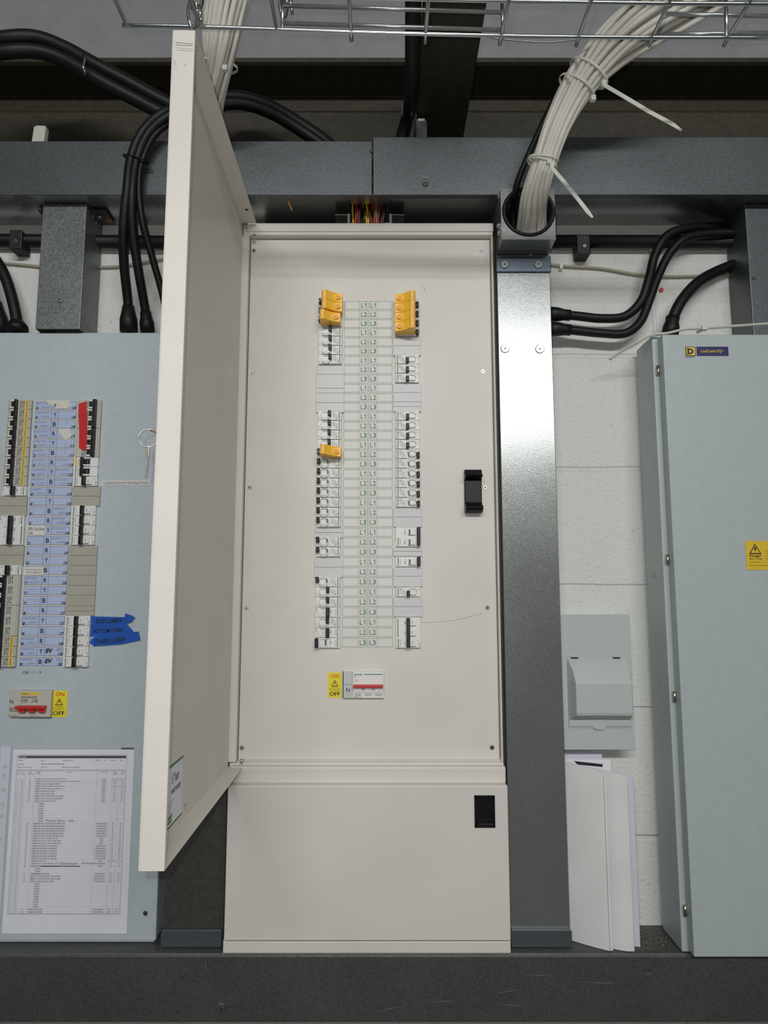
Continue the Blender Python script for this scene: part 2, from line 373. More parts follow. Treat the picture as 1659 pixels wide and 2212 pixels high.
MB('orange_tag').box(a1 + .018, a1 + .028, 1.266, 1.28, ZC + .7365, ZC + .7374).build('orange_tag', ls)['label'] = 'small orange sticker'
c0 = X(1620, 600, 1.222)
rs = post('trunking_stub', 'wide galvanised trunking stub dropping into the right grey cabinet', c0, c0 + .15, 1.222, ZC + .467, ZC + .742, 'galvanised_dull')
p = W(1629, 600, 1.2215); screw(rs, p.x, p.y, p.z, .004, 'screw', 'galvanised_dark')

# ------------------------------------------------------------------ breakers
PITCH = .018
GREEN = 'print_green'
def brk(name, kind, on, poles=1, old=None, h=.007, wd=.0437):
    """proto about the origin: outer edge towards -x, module face protrudes towards -y"""
    r = thing(name, 'x', 'circuit breaker', (0, 0, 0)); hw = wd / 2; H = poles * PITCH / 2 - .0003; P = poles
    mb = MB({'old': 'breaker_old'}.get(kind, 'breaker_white')).box(-hw, hw, -h, .002, -H, H); mb.build('body', r, .0005)
    px = wd / 52; yf = -h
    def u(a): return -hw + a * px
    prt = MB('print_black')
    for k in range(P):
        zc = (P - 1) * PITCH / 2 - k * PITCH
        if kind == 'A':
            mb = MB('lens'); mb.cyl((u(16.5), yf, zc), (0, -1, 0), .0083, .0018, 28, .0072); mb.build('switch_window', r)
            mb = MB('breaker_white').box(u(10), u(25), yf - .0024, yf - .0018, zc - .0045, zc + .0052)
            if not on: mb.use('switch_green').box(u(21.5), u(25), yf - .0028, yf - .0024, zc - .0038, zc + .0048)
            mb.use('print_grey').box(u(10), u(24), yf - .0028, yf - .0024, zc + .0048, zc + .0056); mb.build('indicator', r)
            mb = MB('lens_shade'); a = [(u(16.5) + .0086 * math.cos(t), zc - .0012 + .0082 * math.sin(t)) for t in [math.radians(198 + 144 * i / 12) for i in range(13)]]
            a += [(u(16.5) + .0070 * math.cos(t), zc + .0008 + .0052 * math.sin(t)) for t in [math.radians(342 - 144 * i / 12) for i in range(13)]]
            mb.prism(a, 'y', yf - .0042, yf - .0018, True); mb.build('grip', r)
            tx = (22.5, 29.3) if on else (-.3, 6.8)
            mb = MB('toggle_black').box(u(tx[0]), u(tx[1]), yf - .008, yf - .0002, zc - .0042 + .002, zc + .0072 + .0015); mb.build('toggle', r, .0012)
            outline(prt, u(29), u(51), zc - .0083, zc + .0083, yf - .0002, .00025)
            for j, (c0_, c1_, v0, v1) in enumerate(((33, 34.6, -.003, .006), (36.5, 38, -.0068, .0066), (39.4, 40.6, -.004, .0066), (41.8, 43, -.007, .003))):
                text(prt, ('IC60H RCBO', 'ICn 10000 230V~', 'A9D 45', 'type A 30mA B')[j], plane(yf - .0003), u(c0_), u(c1_), zc + v0, zc + v1, rot=-90, bold=.01)
            prt.use(GREEN); text(prt, 'Schneider', plane(yf - .0003), u(45.5), u(49.6), zc - .0074, zc + .0074, rot=-90, bold=.02); outline(prt, u(40.4), u(43), zc - .0062, zc - .0028, yf - .0003, .0004)
            prt.use('print_black'); text(prt, 'T 30', plane(yf - .0003), u(2), u(3.6), zc - .0065, zc + .0, rot=-90)
        elif kind == 'C':
            mb = MB('lens'); mb.rrect(u(9), u(27), zc - .0082, zc + .0062, yf - .0018, yf, .004); mb.build('switch_window', r)
            mb = MB('breaker_white').box(u(11), u(25), yf - .0026, yf - .0018, zc - .0048, zc + .0058)
            if not on: mb.use('switch_green').box(u(20.5), u(24.5), yf - .003, yf - .0026, zc - .0042, zc + .0052)
            mb.use('print_grey').box(u(10.5), u(25), yf - .003, yf - .0026, zc + .0055, zc + .0063)
            mb.use('print_black')
            if on: text(mb, 'I.ON', plane(yf - .0029), u(16.5), u(18.6), zc - .0028, zc + .0028, rot=-90)
            mb.build('indicator', r)
            if P == 1:
                tx = (22.5, 30) if on else (-.3, 7)
                mb = MB('toggle_black').box(u(tx[0]), u(tx[1]), yf - .009, yf - .0002, -.0084, .0084); mb.build('toggle', r, .0012)
            if k == 0:
                prt.use(GREEN); text(prt, 'Schneider', plane(yf - .0003), u(45.4), u(49.6), zc - .0076, zc + .0076, rot=-90, bold=.02)
                prt.use('print_black'); text(prt, 'iC60H 10kA', plane(yf - .0003), u(41.6), u(43), zc - .0055, zc + .005, rot=-90, bold=.01)
                text(prt, 'C16', plane(yf - .0003), u(1.3), u(4.2), zc + .0005, zc + .0076, rot=-90, bold=.01)
                text(prt, '230V~', plane(yf - .0003), u(5), u(6.3), zc - .0076, zc - .001, rot=-90)
            prt.use('print_grey').box(u(31), u(31.5), yf - .0004, yf, zc - .008, zc + .008)
            prt.use('print_black').box(u(32.5), u(33.6), yf - .0004, yf, zc - .001, zc + .0035)
        elif kind == 'old':
            q0 = 0 if on else 9
            mb = MB('toggle_black'); mb.box(u(8.5 + q0), u(16.5 + q0), yf - .0015, yf, zc - .0045, zc + .0045); mb.build('dolly', r, .0006)
            mb = MB('breaker_white'); mb.box(u(7.5 + q0), u(16.5 + q0), yf - .004, yf, zc + .0052, zc + .0078); mb.box(u(6.5 + q0), u(16 + q0), yf - .004, yf, zc - .0076, zc - .0052); mb.build('guard', r, .0004)
            prt.use('print_black')
            for j, c0_ in enumerate((27, 30.5, 34.5)):
                text(prt, ('QOE10B', '230/400V~', 'M6 10A')[j], plane(yf - .0003), u(c0_), u(c0_ + 2.2), zc - .0068, zc + .0045, rot=-90, bold=.03)
            text(prt, 'B 10 240', plane(yf - .0003), u(27), u(37), zc + .0045, zc + .0068, bold=.03)
            if old == 'sticker':
                prt.use('amber_sticker').box(u(39.5), u(45), yf - .0004, yf, zc - .0088, zc + .0088)
                prt.use('print_black'); text(prt, 'SQUARE D', plane(yf - .0006), u(41), u(43.6), zc - .007, zc + .006, rot=-90, bold=.01)
            prt.use('print_grey').box(u(3), u(3.5), yf - .0003, yf, zc - .0088, zc + .0088); prt.box(u(49), u(49.4), yf - .0003, yf, zc - .0088, zc + .0088)
        elif kind == 'block':
            mb = MB('toggle_black'); mb.box(u(17), u(34), yf - .0018, yf, zc - .0045, zc + .0045); mb.use('print_grey').box(u(21), u(22.5), yf - .002, yf - .0018, zc - .003, zc + .003); mb.build('dolly', r, .0006)
            mb = MB('breaker_white'); mb.box(u(16), u(30), yf - .004, yf, zc + .0052, zc + .0078); mb.box(u(15.5), u(29), yf - .004, yf, zc - .0076, zc - .0052); mb.build('guard', r, .0004)
    if P > 1 and kind == 'C':
        tx = (22.5, 30) if on else (-.3, 7)
        MB('toggle_black').box(u(tx[0]), u(tx[1]), yf - .0095, yf - .0002, -H + .0008, H - .0008).build('toggle', r, .0012)
        if P == 3:
            prt.use('switch_green').box(u(47.2), u(49), yf - .0004, yf, -H + .002, H - .0185)
    if kind == 'old' : MB('toggle_black').box(u(17.5 if on else 7.5), u(23.5 if on else 15.5), yf - .0065, yf - .0002, -H, H).build('toggle_bar', r, .0008)
    if kind == 'block':
        MB('toggle_black').box(u(30), u(36.5), yf - .0055, yf - .0002, -H, H).build('toggle_bar', r, .0008)
        prt.use('print_black'); text(prt, 'B32 400V', plane(yf - .0003), u(39), u(41), -.006, .006, rot=-90); text(prt, 'C60HB 10kA', plane(yf - .0003), u(42), u(43.5), -.006, .006, rot=-90)
        prt.use('amber_sticker' if old == 'sticker' else GREEN)
        if old == 'sticker': prt.box(u(46), u(50), yf - .0004, yf, -.0088, .0088)
        else: text(prt, 'Schneider', plane(yf - .0003), u(46), u(49.6), -.0076, .0076, rot=-90, bold=.02)
    prt.build('printed_marking', r)
    return r
protos = {}
def place(kind, on, poles, old, name, x, y, z, label, right, cat='circuit breaker', group=None):
    k = (kind, on, poles, old)
    if k not in protos:
        o = brk(name, kind, on, poles, old); protos[k] = o; o.location = (x, y, z); o.rotation_euler = (0, math.pi if right else 0, 0); o['label'] = label
        if group: o['group'] = group
        return o
    return dup(protos[k], (x, y, z), label, math.pi if right else 0, group)

# ------------------------------------------------------------------ cream board
CP = 1.236
cb = thing('distribution_board', 'tall cream steel distribution board with its upper door swung open', 'distribution board', (-.02, 1.25, SHELF))
XL, XR = -.268, .2074
ZT = ZC + .704; ZP0, ZP1 = Z(1643, CP), Z(517, CP)
mb = MB('cream_paint'); mb.box(XL, XR, 1.25, 1.296, SHELF + .02, ZT - .004)
mb.box(XL, XR, 1.222, 1.25, ZP1 + .001, ZT - .012); mb.box(XL, XR, 1.222, 1.25, SHELF + .02, ZP0 - .001)
mb.box(XR - .0035, XR - .0005, 1.2215, 1.25, ZP0 - .001, ZP1 + .001); mb.build('casing', cb, .0015)
# rounded top rail
rail = [(1.2195, ZT - .019), (1.2195, ZT - .006), (1.2215, ZT - .0015), (1.225, ZT), (1.296, ZT), (1.296, ZT - .019)]
MB('cream_paint').prism(rail, 'x', XL + .008, XR + .0005).build('top_rail', cb, .0012)
MB('cream_paint').box(XL - .0028, XL + .0112, 1.2225, CP + .01, ZP0, ZP1 + .002).build('hinge_strip', cb, .0012)
cov = MB('cream_paint').box(XL + .0125, XR - .0045, CP, CP + .002, ZP0, ZP1).build('cover_plate', cb, .0008)
cov['label'] = 'cream inner cover plate'
for px, py in ((548, 541), (1040, 541), (544, 804), (1043, 803), (539, 1053), (1048, 1053), (532, 1314), (1053, 1313), (522, 1616), (1063, 1615)):
    p = W(px, py, CP - .0005); screw(cb, p.x, CP, p.z, .0043, 'cover_screw')
z0, z1 = Z(1691, 1.212), Z(1655, 1.212)
MB('cream_paint').box(-.2632, XR + .001, 1.208, 1.24, z0, z1).build('dividing_rail', cb, .003, 3)
MB('cream_paint').prism([(1.224, ZP0 - .001), (1.236, ZP0 + .003), (1.24, ZP0 + .003), (1.24, ZP0 - .006), (1.222, ZP0 - .006), (1.222, ZP0 - .003)], 'x', XL + .012, XR).build('sill', cb, .0008)
ld0, ld1 = Z(2033, 1.19), Z(1697, 1.19)
ldoor = MB('cream_paint').box(-.2625, .2078, 1.19, 1.222, ld0, ld1).build('lower_door', cb, .0022, 3)
MB('gap_dark').box(XL, XR - .001, 1.212, 1.222, ld1 - .001, z0 + .001).build('door_gap', cb)
MB('cream_paint').prism([(1.2, SHELF + .0005), (1.1975, SHELF + .003), (1.1975, ld0 - .005), (1.2, ld0 - .0025), (1.24, ld0 - .0025), (1.24, SHELF + .0005)], 'x', -.265, .2085).build('bottom_rail', cb, .001)
# latch in the lower door
mb = MB('black_plastic'); a, b = X(1025, 1752, 1.189), X(1069, 1752, 1.189); c, e = Z(1787, 1.189), Z(1718, 1.189)
fr = .0028
mb.rrect(a, b, c, e, 1.1885, 1.1915, .002)
mb.box(a, a + fr, 1.1868, 1.189, c, e); mb.box(b - fr, b, 1.1868, 1.189, c, e); mb.box(a, b, 1.1868, 1.189, e - fr, e); mb.box(a, b, 1.1868, 1.189, c, c + fr)
mb.box(a + .004, b - .004, 1.184, 1.189, c + .006, c + .014); mb.use('print_grey').box(a + .005, b - .004, 1.1838, 1.1842, c + .0062, c + .0067)
l = mb.build('latch', ldoor, .0006); l['label'] = 'black recessed latch'
# black catch on cover plate
a, b = X(1004, 1060, CP - .01), X(1041, 1060, CP - .01)
zt, zb = Z(1013, CP - .01), Z(1108, CP - .01); hh = zt - zb
prf = [(0, 0), (0, -.016), (.004, -.024), (.009, -.026), (.013, -.022), (.016, -.011), (.020, -.009), (hh * .74, -.009), (hh * .78, -.014), (hh * .80, -.024), (hh * .84, -.027), (hh * .86, -.016), (hh * .98, -.012), (hh, 0)]
mb = MB('black_plastic').prism([(CP + q[1], zb + q[0]) for q in prf], 'x', a, b); mb.build('door_catch', cov, .0012)['label'] = 'black moulded catch'
# hairline crack like scratch
mb = MB('print_grey')
pts = [(908, 1345), (940, 1344), (975, 1341), (1005, 1335), (1025, 1330), (1043, 1324)]
mb.tube([W(a, b, CP - .0002) for a, b in pts], .00022, 4); mb.tube([W(a, b, CP - .0002) for a, b in ((914, 620), (919, 628))], .0004, 4); mb.build('scratch', cov)
# printed label strips
ys = .236
rz = [Z(660, CP) - i * (Z(660, CP) - Z(1388, CP)) / 35 for i in range(36)]
S = ['L1', 'L2', 'L3']
la = [X(p, 660, CP) for p in (744.5, 776.5, 794.7, 797.2, 815, 847)]
lg = MB('paper_label').box(la[0] - .001, la[5] + .001, CP - .0006, CP, rz[35] - .0095, rz[0] + .0095).build('label_strip', cov)
g = MB('print_green'); t = MB('print_green')
for i in range(36):
    z0_, z1_ = rz[i] - .0076, rz[i] + .0076
    outline(g, la[0], la[2], z0_, z1_, CP - .0009, .0005); outline(g, la[3], la[5], z0_, z1_, CP - .0009, .0005)
    for q in (1, 4): g.box(la[q] - .0002, la[q] + .0002, CP - .0009, CP - .0006, z0_, z1_)
    for q, off in ((1, .0032), (3, .0028)):
        xx = la[q] + off; za, zb_ = rz[i] - .0045, rz[i] + .0045
        t.box(xx, xx + .0012, CP - .001, CP - .0007, za, zb_); t.box(xx, xx + .0050, CP - .00101, CP - .0007, za, za + .0011)
        if i % 3 == 0: t.box(xx + .0084, xx + .0096, CP - .001, CP - .0007, za, zb_); t.prism([(xx + .0096, zb_), (xx + .0086, zb_), (xx + .0064, zb_ - .0021), (xx + .0064, zb_ - .0030), (xx + .0090, zb_ - .0016)], 'y', CP - .00101, CP - .0007)
        else: text(t, '23'[i % 3 - 1], plane(CP - .001), xx + .0056, xx + .0108, za, zb_, bold=.008)
g.build('printed_grid', lg); t.build('lettering', lg)

bxl = X(714, 1024, CP); bxr = X(879.6, 1024, CP)
XLc = (X(688.5, 720, CP) + X(740.5, 720, CP)) / 2; XRc = (X(853, 720, CP) + X(905, 720, CP)) / 2
YF = CP
def cream_label(kind, on, row, right, poles=1):
    side = 'right' if right else 'left'
    lev = ('left' if on else 'right') if right else ('right' if on else 'left')
    d = ('breaker, round window, lever ' if kind == 'A' else 'breaker, square window, lever ') + lev
    if not on and row not in (0, 1, 2, 3): d += ', green flag'
    return '%s, at %s L row, %s column, cream board' % (d, ORD[row], side)
def lock(x, z, right, label, tilt=0, y=None):
    r = thing('breaker_lock', label, 'lock-off', (x, CP - .007, z), 'yellow breaker lock-offs')
    s = -1 if right else 1
    # profile in x (inner towards +), height towards the viewer
    n = 10; prf = [(-.019, 0), (-.019, -.030), (-.0165, -.036), (-.0105, -.036)]
    for i in range(n + 1):
        q = i / n; prf.append((-.0105 + .0275 * q, -.036 + .017 * math.sin(q * math.pi / 2) ** .9))
    prf += [(.0185, -.019), (.0185, 0)]
    P = [(x + s * (a + .001), CP - .0075 + b) for a, b in prf]
    H = .0088
    mb = MB('yellow_lock'); mb.prism(P, 'z', z - H, z + H); b_ = mb.build('lock_body', r, .0007)
    xe = x + s * .0105; yy = CP - .0075 - .0195
    mb = MB('yellow_lock'); ov = lambda a_, b_, zz_: [(xe + a_ * math.cos(k_ * math.pi / 13), zz_ + b_ * math.sin(k_ * math.pi / 13)) for k_ in range(26)]; mb.prism(ov(.0063, .0046, z), 'y', yy - .0045, yy + .002, True); mb.use('yellow_lock_dark').prism(ov(.0050, .0034, z - .0002), 'y', yy - .0048, yy - .0045); mb.build('lock_button', r)
    xs = x + s * (-.0125); ysl = CP - .0075 - .036
    mb = MB('yellow_lock_dark').box(xs - .0026, xs + .0026, ysl - .0003, ysl + .001, z - .006, z + .0062); mb.use('yellow_lock').box(xs - .0014 + s * .0005, xs + .0014 + s * .0005, ysl - .0006, ysl, z - .005, z + .0052); mb.build('slot', r)
    xw = x + s * (-.0195)
    mb = MB('cable_tie').tube([(xw, CP - .02, z + .002), (xw - s * .0025, CP - .022, z - .002), (xw - s * .005, CP - .018, z - .004)], .0006, 6); mb.build('locking_pin', r)
    if tilt: r.rotation_euler = (0, tilt, 0)
    return r
def cream(row, right, kind, on, poles=1):
    x = XRc if right else XLc
    zc = sum(rz[row:row + poles]) / poles
    nm = {1: 'circuit_breaker', 2: 'double_circuit_breaker', 3: 'triple_circuit_breaker'}[poles]
    if poles == 1: lb = cream_label(kind, on, row, right)
    elif poles == 2: lb = 'white two-pole breaker with one joined black lever, right column of cream board'
    else: lb = 'white three-pole breaker with long black lever bar, foot of right column, cream board'
    place(kind, on, poles, None, nm, x, YF, zc, lb, right, group='breakers in the cream board')
for r_ in (0, 1, 2, 16): cream(r_, False, 'A', False)
for r_ in (3, 4, 5, 6, 12, 13, 14, 15, 30, 31, 33): cream(r_, False, 'A', True)
for r_ in list(range(17, 24)) + [25, 26, 29]: cream(r_, False, 'A', False)
cream(32, False, 'C', True); cream(34, False, 'C', True); cream(35, False, 'C', False)
for r_ in (0, 1, 2, 3) + tuple(range(16, 22)): cream(r_, True, 'A', False)
for r_ in (6, 7, 8, 12, 13, 14, 15, 30): cream(r_, True, 'A', True)
cream(24, True, 'C', False, 2); cream(27, True, 'C', False); cream(33, True, 'C', True, 3)
for i, r_ in enumerate((0, 1, 2)):
    lock(XLc + (.004, .004, .0005)[i] - .0005, rz[r_] + .0035 - (.002 if i == 2 else 0), False, 'yellow plastic breaker lock-off, %s of the three heading the left column' % ('topmost', 'middle', 'lowest')[i])
lock(XLc + .0035, rz[16] + .001, False, 'lone yellow breaker lock-off, slightly tilted, half way down the left column', .07)
for i in range(4): lock(XRc - .0035, rz[i] + .002, True, 'yellow plastic breaker lock-off, %s of the four heading the right column' % ('topmost', 'second', 'third', 'lowest')[i])
# blanking plates
def blank(x0, x1, z0, z1, label, m='blank_light', y=CP, grp='blank plates in the cream board', h=.0045):
    return tag(MB(m).box(x0, x1, y - h, y - .0004, z0 + .0002, z1 - .0002).build('blanking_plate', bevel=.0004), label, 'blanking plate', grp)
def cblanks(right, cuts):
    xc = XRc if right else XLc; x0, x1 = (xc - .0262, xc + .0258) if right else (xc - .0258, xc + .0262)
    for i in range(len(cuts) - 1):
        a, b = cuts[i], cuts[i + 1]
        q = (a + b) / 2; row = min(range(36), key=lambda k: abs(rz[k] - Z(q, CP)))
        blank(x0, x1, Z(b, CP), Z(a, CP), '%s light grey blanking strip at %s L row, %s column, cream board' % ('narrow' if b - a < 14 else 'tall' if b - a > 25 else 'plain', ORD[row], 'right' if right else 'left'))
cblanks(False, (791.5, 810, 840, 850.5, 871, 892.5)); cblanks(False, (1142, 1151, 1162.5)); cblanks(False, (1205, 1225.5, 1247.5))
cblanks(True, (730.5, 748.5, 770)); cblanks(True, (830.5, 849.5, 869.5, 879.5, 890.5)); cblanks(True, (1098, 1117.5, 1139)); cblanks(True, (1183, 1191.5, 1202)); cblanks(True, (1225.5, 1245, 1267.5)); cblanks(True, (1290, 1310.5, 1332.5))

def bolt_triangle(mb, x, z, w, h, y, fill):
    """hazard triangle with a lightning bolt"""
    def tri(s, dy, m): mb.use(m); mb.prism([(x - w / 2 * s, z - h / 2 * s - (1 - s) * h * .10), (x + w / 2 * s, z - h / 2 * s - (1 - s) * h * .10), (x, z + h / 2 * s - (1 - s) * h * .10)], 'y', y - dy, y)
    tri(1, .0002, 'print_black'); tri(.74, .0003, fill)
    b = [(-.02, .62), (.14, .60), (.04, .30), (.16, .32), (.02, -.02), (.08, .0), (-.06, -.28), (-.10, .02), (-.03, -.02), (-.02, .20), (-.14, .18)]
    mb.use('print_black'); mb.prism([(x + q[0] * w * .9, z - h * .12 + q[1] * h * .48) for q in b], 'y', y - .0005, y)
def onoff(name, label, x0, y0, x1, y1, d):
    r = thing(name, label, 'warning sticker', W((x0 + x1) / 2, y1, d))
    ym = (y0 + y1) / 2; a, b, z0, z1 = X(x0, ym, d), X(x1, ym, d), Z(y1, d), Z(y0, d); w_, h_ = b - a, z1 - z0
    MB('yellow_sticker').rrect(a, b, z0, z1, d - .0006, d - .0001, .001).build('sticker', r)
    t = MB('print_red'); y = d - .0008
    text(t, 'ON', plane(y), a + w_ * .25, b - w_ * .2, z1 - h_ * .21, z1 - h_ * .06, bold=.01)
    t.use('print_black'); text(t, 'OFF', plane(y), a + w_ * .14, b - w_ * .12, z0 + h_ * .07, z0 + h_ * .23, bold=.02)
    text(t, 'WARNING', plane(y), a + w_ * .27, b - w_ * .26, z0 + h_ * .40, z0 + h_ * .43, bold=.02)
    text(t, 'Isolate supply before', plane(y), a + w_ * .1, b - w_ * .08, z0 + h_ * .335, z0 + h_ * .37, bold=.02)
    text(t, 'opening any cover', plane(y), a + w_ * .15, b - w_ * .13, z0 + h_ * .28, z0 + h_ * .315, bold=.02)
    bolt_triangle(t, (a + b) / 2, z0 + h_ * .59, w_ * .52, h_ * .26, y, 'yellow_sticker'); t.build('lettering', r)
onoff('warning_label', 'yellow ON and OFF warning sticker left of the red-lever switch on the cream board', 708, 1453, 738, 1507, CP)
# main switch
ms = thing('main_switch', 'white main switch with red lever bar low on the cream board', 'switch', W(785, 1508, CP))
a, b = X(742, 1480, CP - .008), X(829, 1480, CP - .008); z0, z1 = Z(1508, CP - .008), Z(1451, CP - .008); y = CP - .008
ax = X(761.5, 1480, y)
MB('black_matt').box(a - .0012, a, y + .001, CP - .0002, z0, z1).build('side_gap', ms)
MB('breaker_shade').box(a, ax - .0003, y + .0005, CP - .0002, z0, z1).build('neutral_block', ms, .0004); MB('breaker_white').box(ax, b, y, CP - .0002, z0, z1).build('body', ms, .0005)
t = MB('print_black'); tpx(t, 'N', 748, 1486, 755.5, 1494.5, y - .0003, bold=.0)
t.use('print_grey').box(a, ax, y - .0001, y + .0004, Z(1478.6, y), Z(1478, y))
t.use(GREEN); tpx(t, 'Schneider', 764.5, 1454.5, 783, 1459, y - .0003, bold=.02); rpx(t, 787, 1456, 826.5, 1457.6, y - .0003, y)
t.use('print_black'); tpx(t, 'iSW', 764.5, 1460.5, 769, 1462.3, y - .0003, bold=.02); tpx(t, 'Ue 415V', 764.5, 1467, 772.5, 1468.8, y - .0003); tpx(t, 'Ui 500V', 764.5, 1470.5, 774.5, 1472.5, y - .0003)
tpx(t, '125A', 764, 1504, 773, 1507, y - .0003, bold=.01); tpx(t, 'AC22A', 775, 1505, 782, 1507, y - .0003)
t.build('printed_marking', ms)
for k in range(3):
    xc = X(773.5 + 22 * k, 1492, y); zc = Z(1493.5, y)
    mb = MB('lens'); mb.cyl((xc, y, zc + .0005), (0, -1, 0), .0088, .0012, 28, .008); mb.build('switch_window', ms)
    mb = MB('breaker_white').box(xc - .0055, xc + .0055, y - .004, y - .0012, zc - .002, zc + .0065); mb.use('print_grey'); text(mb, 'I.ON', plane(y - .0042), xc - .003, xc + .003, zc + .0008, zc + .0028); mb.use('breaker_shade').box(xc - .0055, xc + .0055, y - .003, y - .0012, zc - .006, zc - .0025); mb.build('indicator', ms, .0003)
mb = MB('red_lever').box(X(763, 1482, y), X(827.5, 1482, y), y - .011, y - .0002, Z(1485.5, y - .006), Z(1479, y - .006)); mb.build('lever', ms, .0012)

# ------------------------------------------------------------------ open door
dx_s, dx_f = -.2648, -.2368
dr = thing('board_door', 'open cream steel door of the tall board, standing out edge-on towards the viewer', 'door', (-.25, 1.22, ZC - .2958))
dz0, dz1 = ZC - .2955, ZC + .7005; dn, df = .772, 1.2195
ro = math.radians(.8)
def dm(x, y): # small swing about hinge
    vx, vy = x - (-.262), y - df; return (-.262 + vx * math.cos(ro) - vy * math.sin(ro) - .0, df + vx * math.sin(ro) + vy * math.cos(ro))
def dbox(mb, x0, x1, y0, y1, z0, z1):
    P = [dm(x0, y0), dm(x1, y0), dm(x1, y1), dm(x0, y1)]; mb.prism(P, 'z', z0, z1)
T = .0014
ox = -.0056
mb = MB('cream_paint'); dbox(mb, dx_s + ox, dx_s + T + ox, dn, df, dz0, dz1); sk = mb.build('door_skin', dr, .0006)
mb = MB('cream_paint'); dbox(mb, dx_s + T + ox, dx_f + ox, dn, dn + T, dz0, dz1); mb.build('leading_edge', dr, .0005)
mb = MB('cream_paint'); dbox(mb, dx_s + T + ox, dx_f + ox, dn + T, df - .003, dz1 - T, dz1); dbox(mb, dx_s + T + ox, dx_f + ox, dn + T, df - .003, dz0, dz0 + T)
dbox(mb, dx_f - T + ox, dx_f + ox, dn + T, dn + .006, dz0 + T, dz1 - T); mb.build('return_flange', dr, .0004)
for zz, yy in ((dz1 - .0016, dn + .03), (dz1 - .0016, df - .05)):
    q = dm(-.2465 + ox, yy); MB('black_matt').cyl((q[0], q[1], zz), (0, 0, -1), .003, .0003, 12).build('drain_hole', dr)
# hinge pins
for zz in (ZP1 - .002, ZP0 + .003):
    MB('zinc').cyl((-.2465, 1.222, zz - .004), (0, 0, 1), .003, .007, 12).build('hinge_pin', dr)
# lock barrel and cam
def dpt(px, py, off=.0):
    p = WX(px, py, -.2625 + off); return p
q = dm(dx_s + T + ox, .8145)
zl = Z(937, .83)
mb = MB('zinc').cyl((q[0], q[1] + .001, zl), (1, 0, 0), .0105, .008, 6); mb.use('chrome').cyl((q[0] + .008, q[1] + .001, zl), (1, 0, 0), .006, .004, 16); mb.use('black_matt').cyl((q[0] + .012, q[1] + .001, zl), (1, 0, 0), .0022, .0002, 6); mb.build('lock_barrel', dr)
mb = MB('brass_dull').prism([(q[1] - .02, zl - .045), (q[1] + .011, zl - .033), (q[1] + .004, zl - .024), (q[1] - .02, zl - .0)], 'x', q[0] + .0085, q[0] + .0105); mb.build('lock_cam', dr)
# warranty sticker: surface frame on inner skin
def skinpt(yy, zz, off): a = dm(dx_s + T + ox + off, yy); return (a[0], a[1], zz)
st = thing('warranty_sticker', 'white sticker with green border and warranty text, low inside the open door', 'sticker', (dx_s, .86, ZC - .28))
s0, s1 = .80, .931; t0_, t1_ = ZC - .2855, ZC - .2105
def sbox(mb, a, b, c, e, o1, o2):
    vs = [skinpt(y_, z_, o_) for o_ in (o1, o2) for y_, z_ in ((a, c), (b, c), (b, e), (a, e))]
    mb.add(vs, [(0, 1, 2, 3), (4, 5, 6, 7), (0, 1, 5, 4), (1, 2, 6, 5), (2, 3, 7, 6), (3, 0, 4, 7)])
mb = MB('print_green'); sbox(mb, s0, s1, t0_, t1_, .0002, .0004); mb.use('paper_white'); sbox(mb, s0 + .001, s1 - .0012, t0_ + .0028, t1_ - .0028, .0004, .0006); mb.build('sticker_sheet', st)
mb = MB('print_grey'); fn = lambda u_, v_: skinpt(u_, v_, .0009)
text(mb, '5 Year', fn, .880, .911, ZC - .2345, ZC - .2225, bold=.015); text(mb, 'warranty', fn, .878, .921, ZC - .2495, ZC - .2395, bold=.015)
for k, s_ in enumerate(('Scan the code to register your panel', 'and extend the guarantee of your', 'product to five full years of cover', 'terms and conditions do apply')):
    text(mb, s_, fn, .832, .917 - .006 * (k % 2), ZC - .2555 - k * .0040, ZC - .2530 - k * .0040)
text(mb, '125A', fn, .941, .951, ZC - .2795, ZC - .2765, bold=.01); text(mb, '2/3', fn, .942, .950, ZC - .2845, ZC - .282, bold=.01)
mb.use('switch_green'); sbox(mb, .83, .885, ZC - .2800, ZC - .2705, .0006, .0009); mb.use('paper_white'); text(mb, 'Register now', lambda u_, v_: skinpt(u_, v_, .0011), .848, .882, ZC - .2775, ZC - .2728, bold=.01); mb.build('lettering', st)
# scratches on door edge
mb = MB('print_grey')
for a, b, c, e in ((379, 92, 416, 95), (379, 97, 416, 99), (377, 130, 378, 140), (398, 140, 402, 142)):
    p, q_ = W(a, b, dn - .0062), W(c, e, dn - .0062); mb.tube([(p.x, p.y, p.z), (q_.x, q_.y, q_.z)], .0003, 4)
mb.build('scratch', dr)
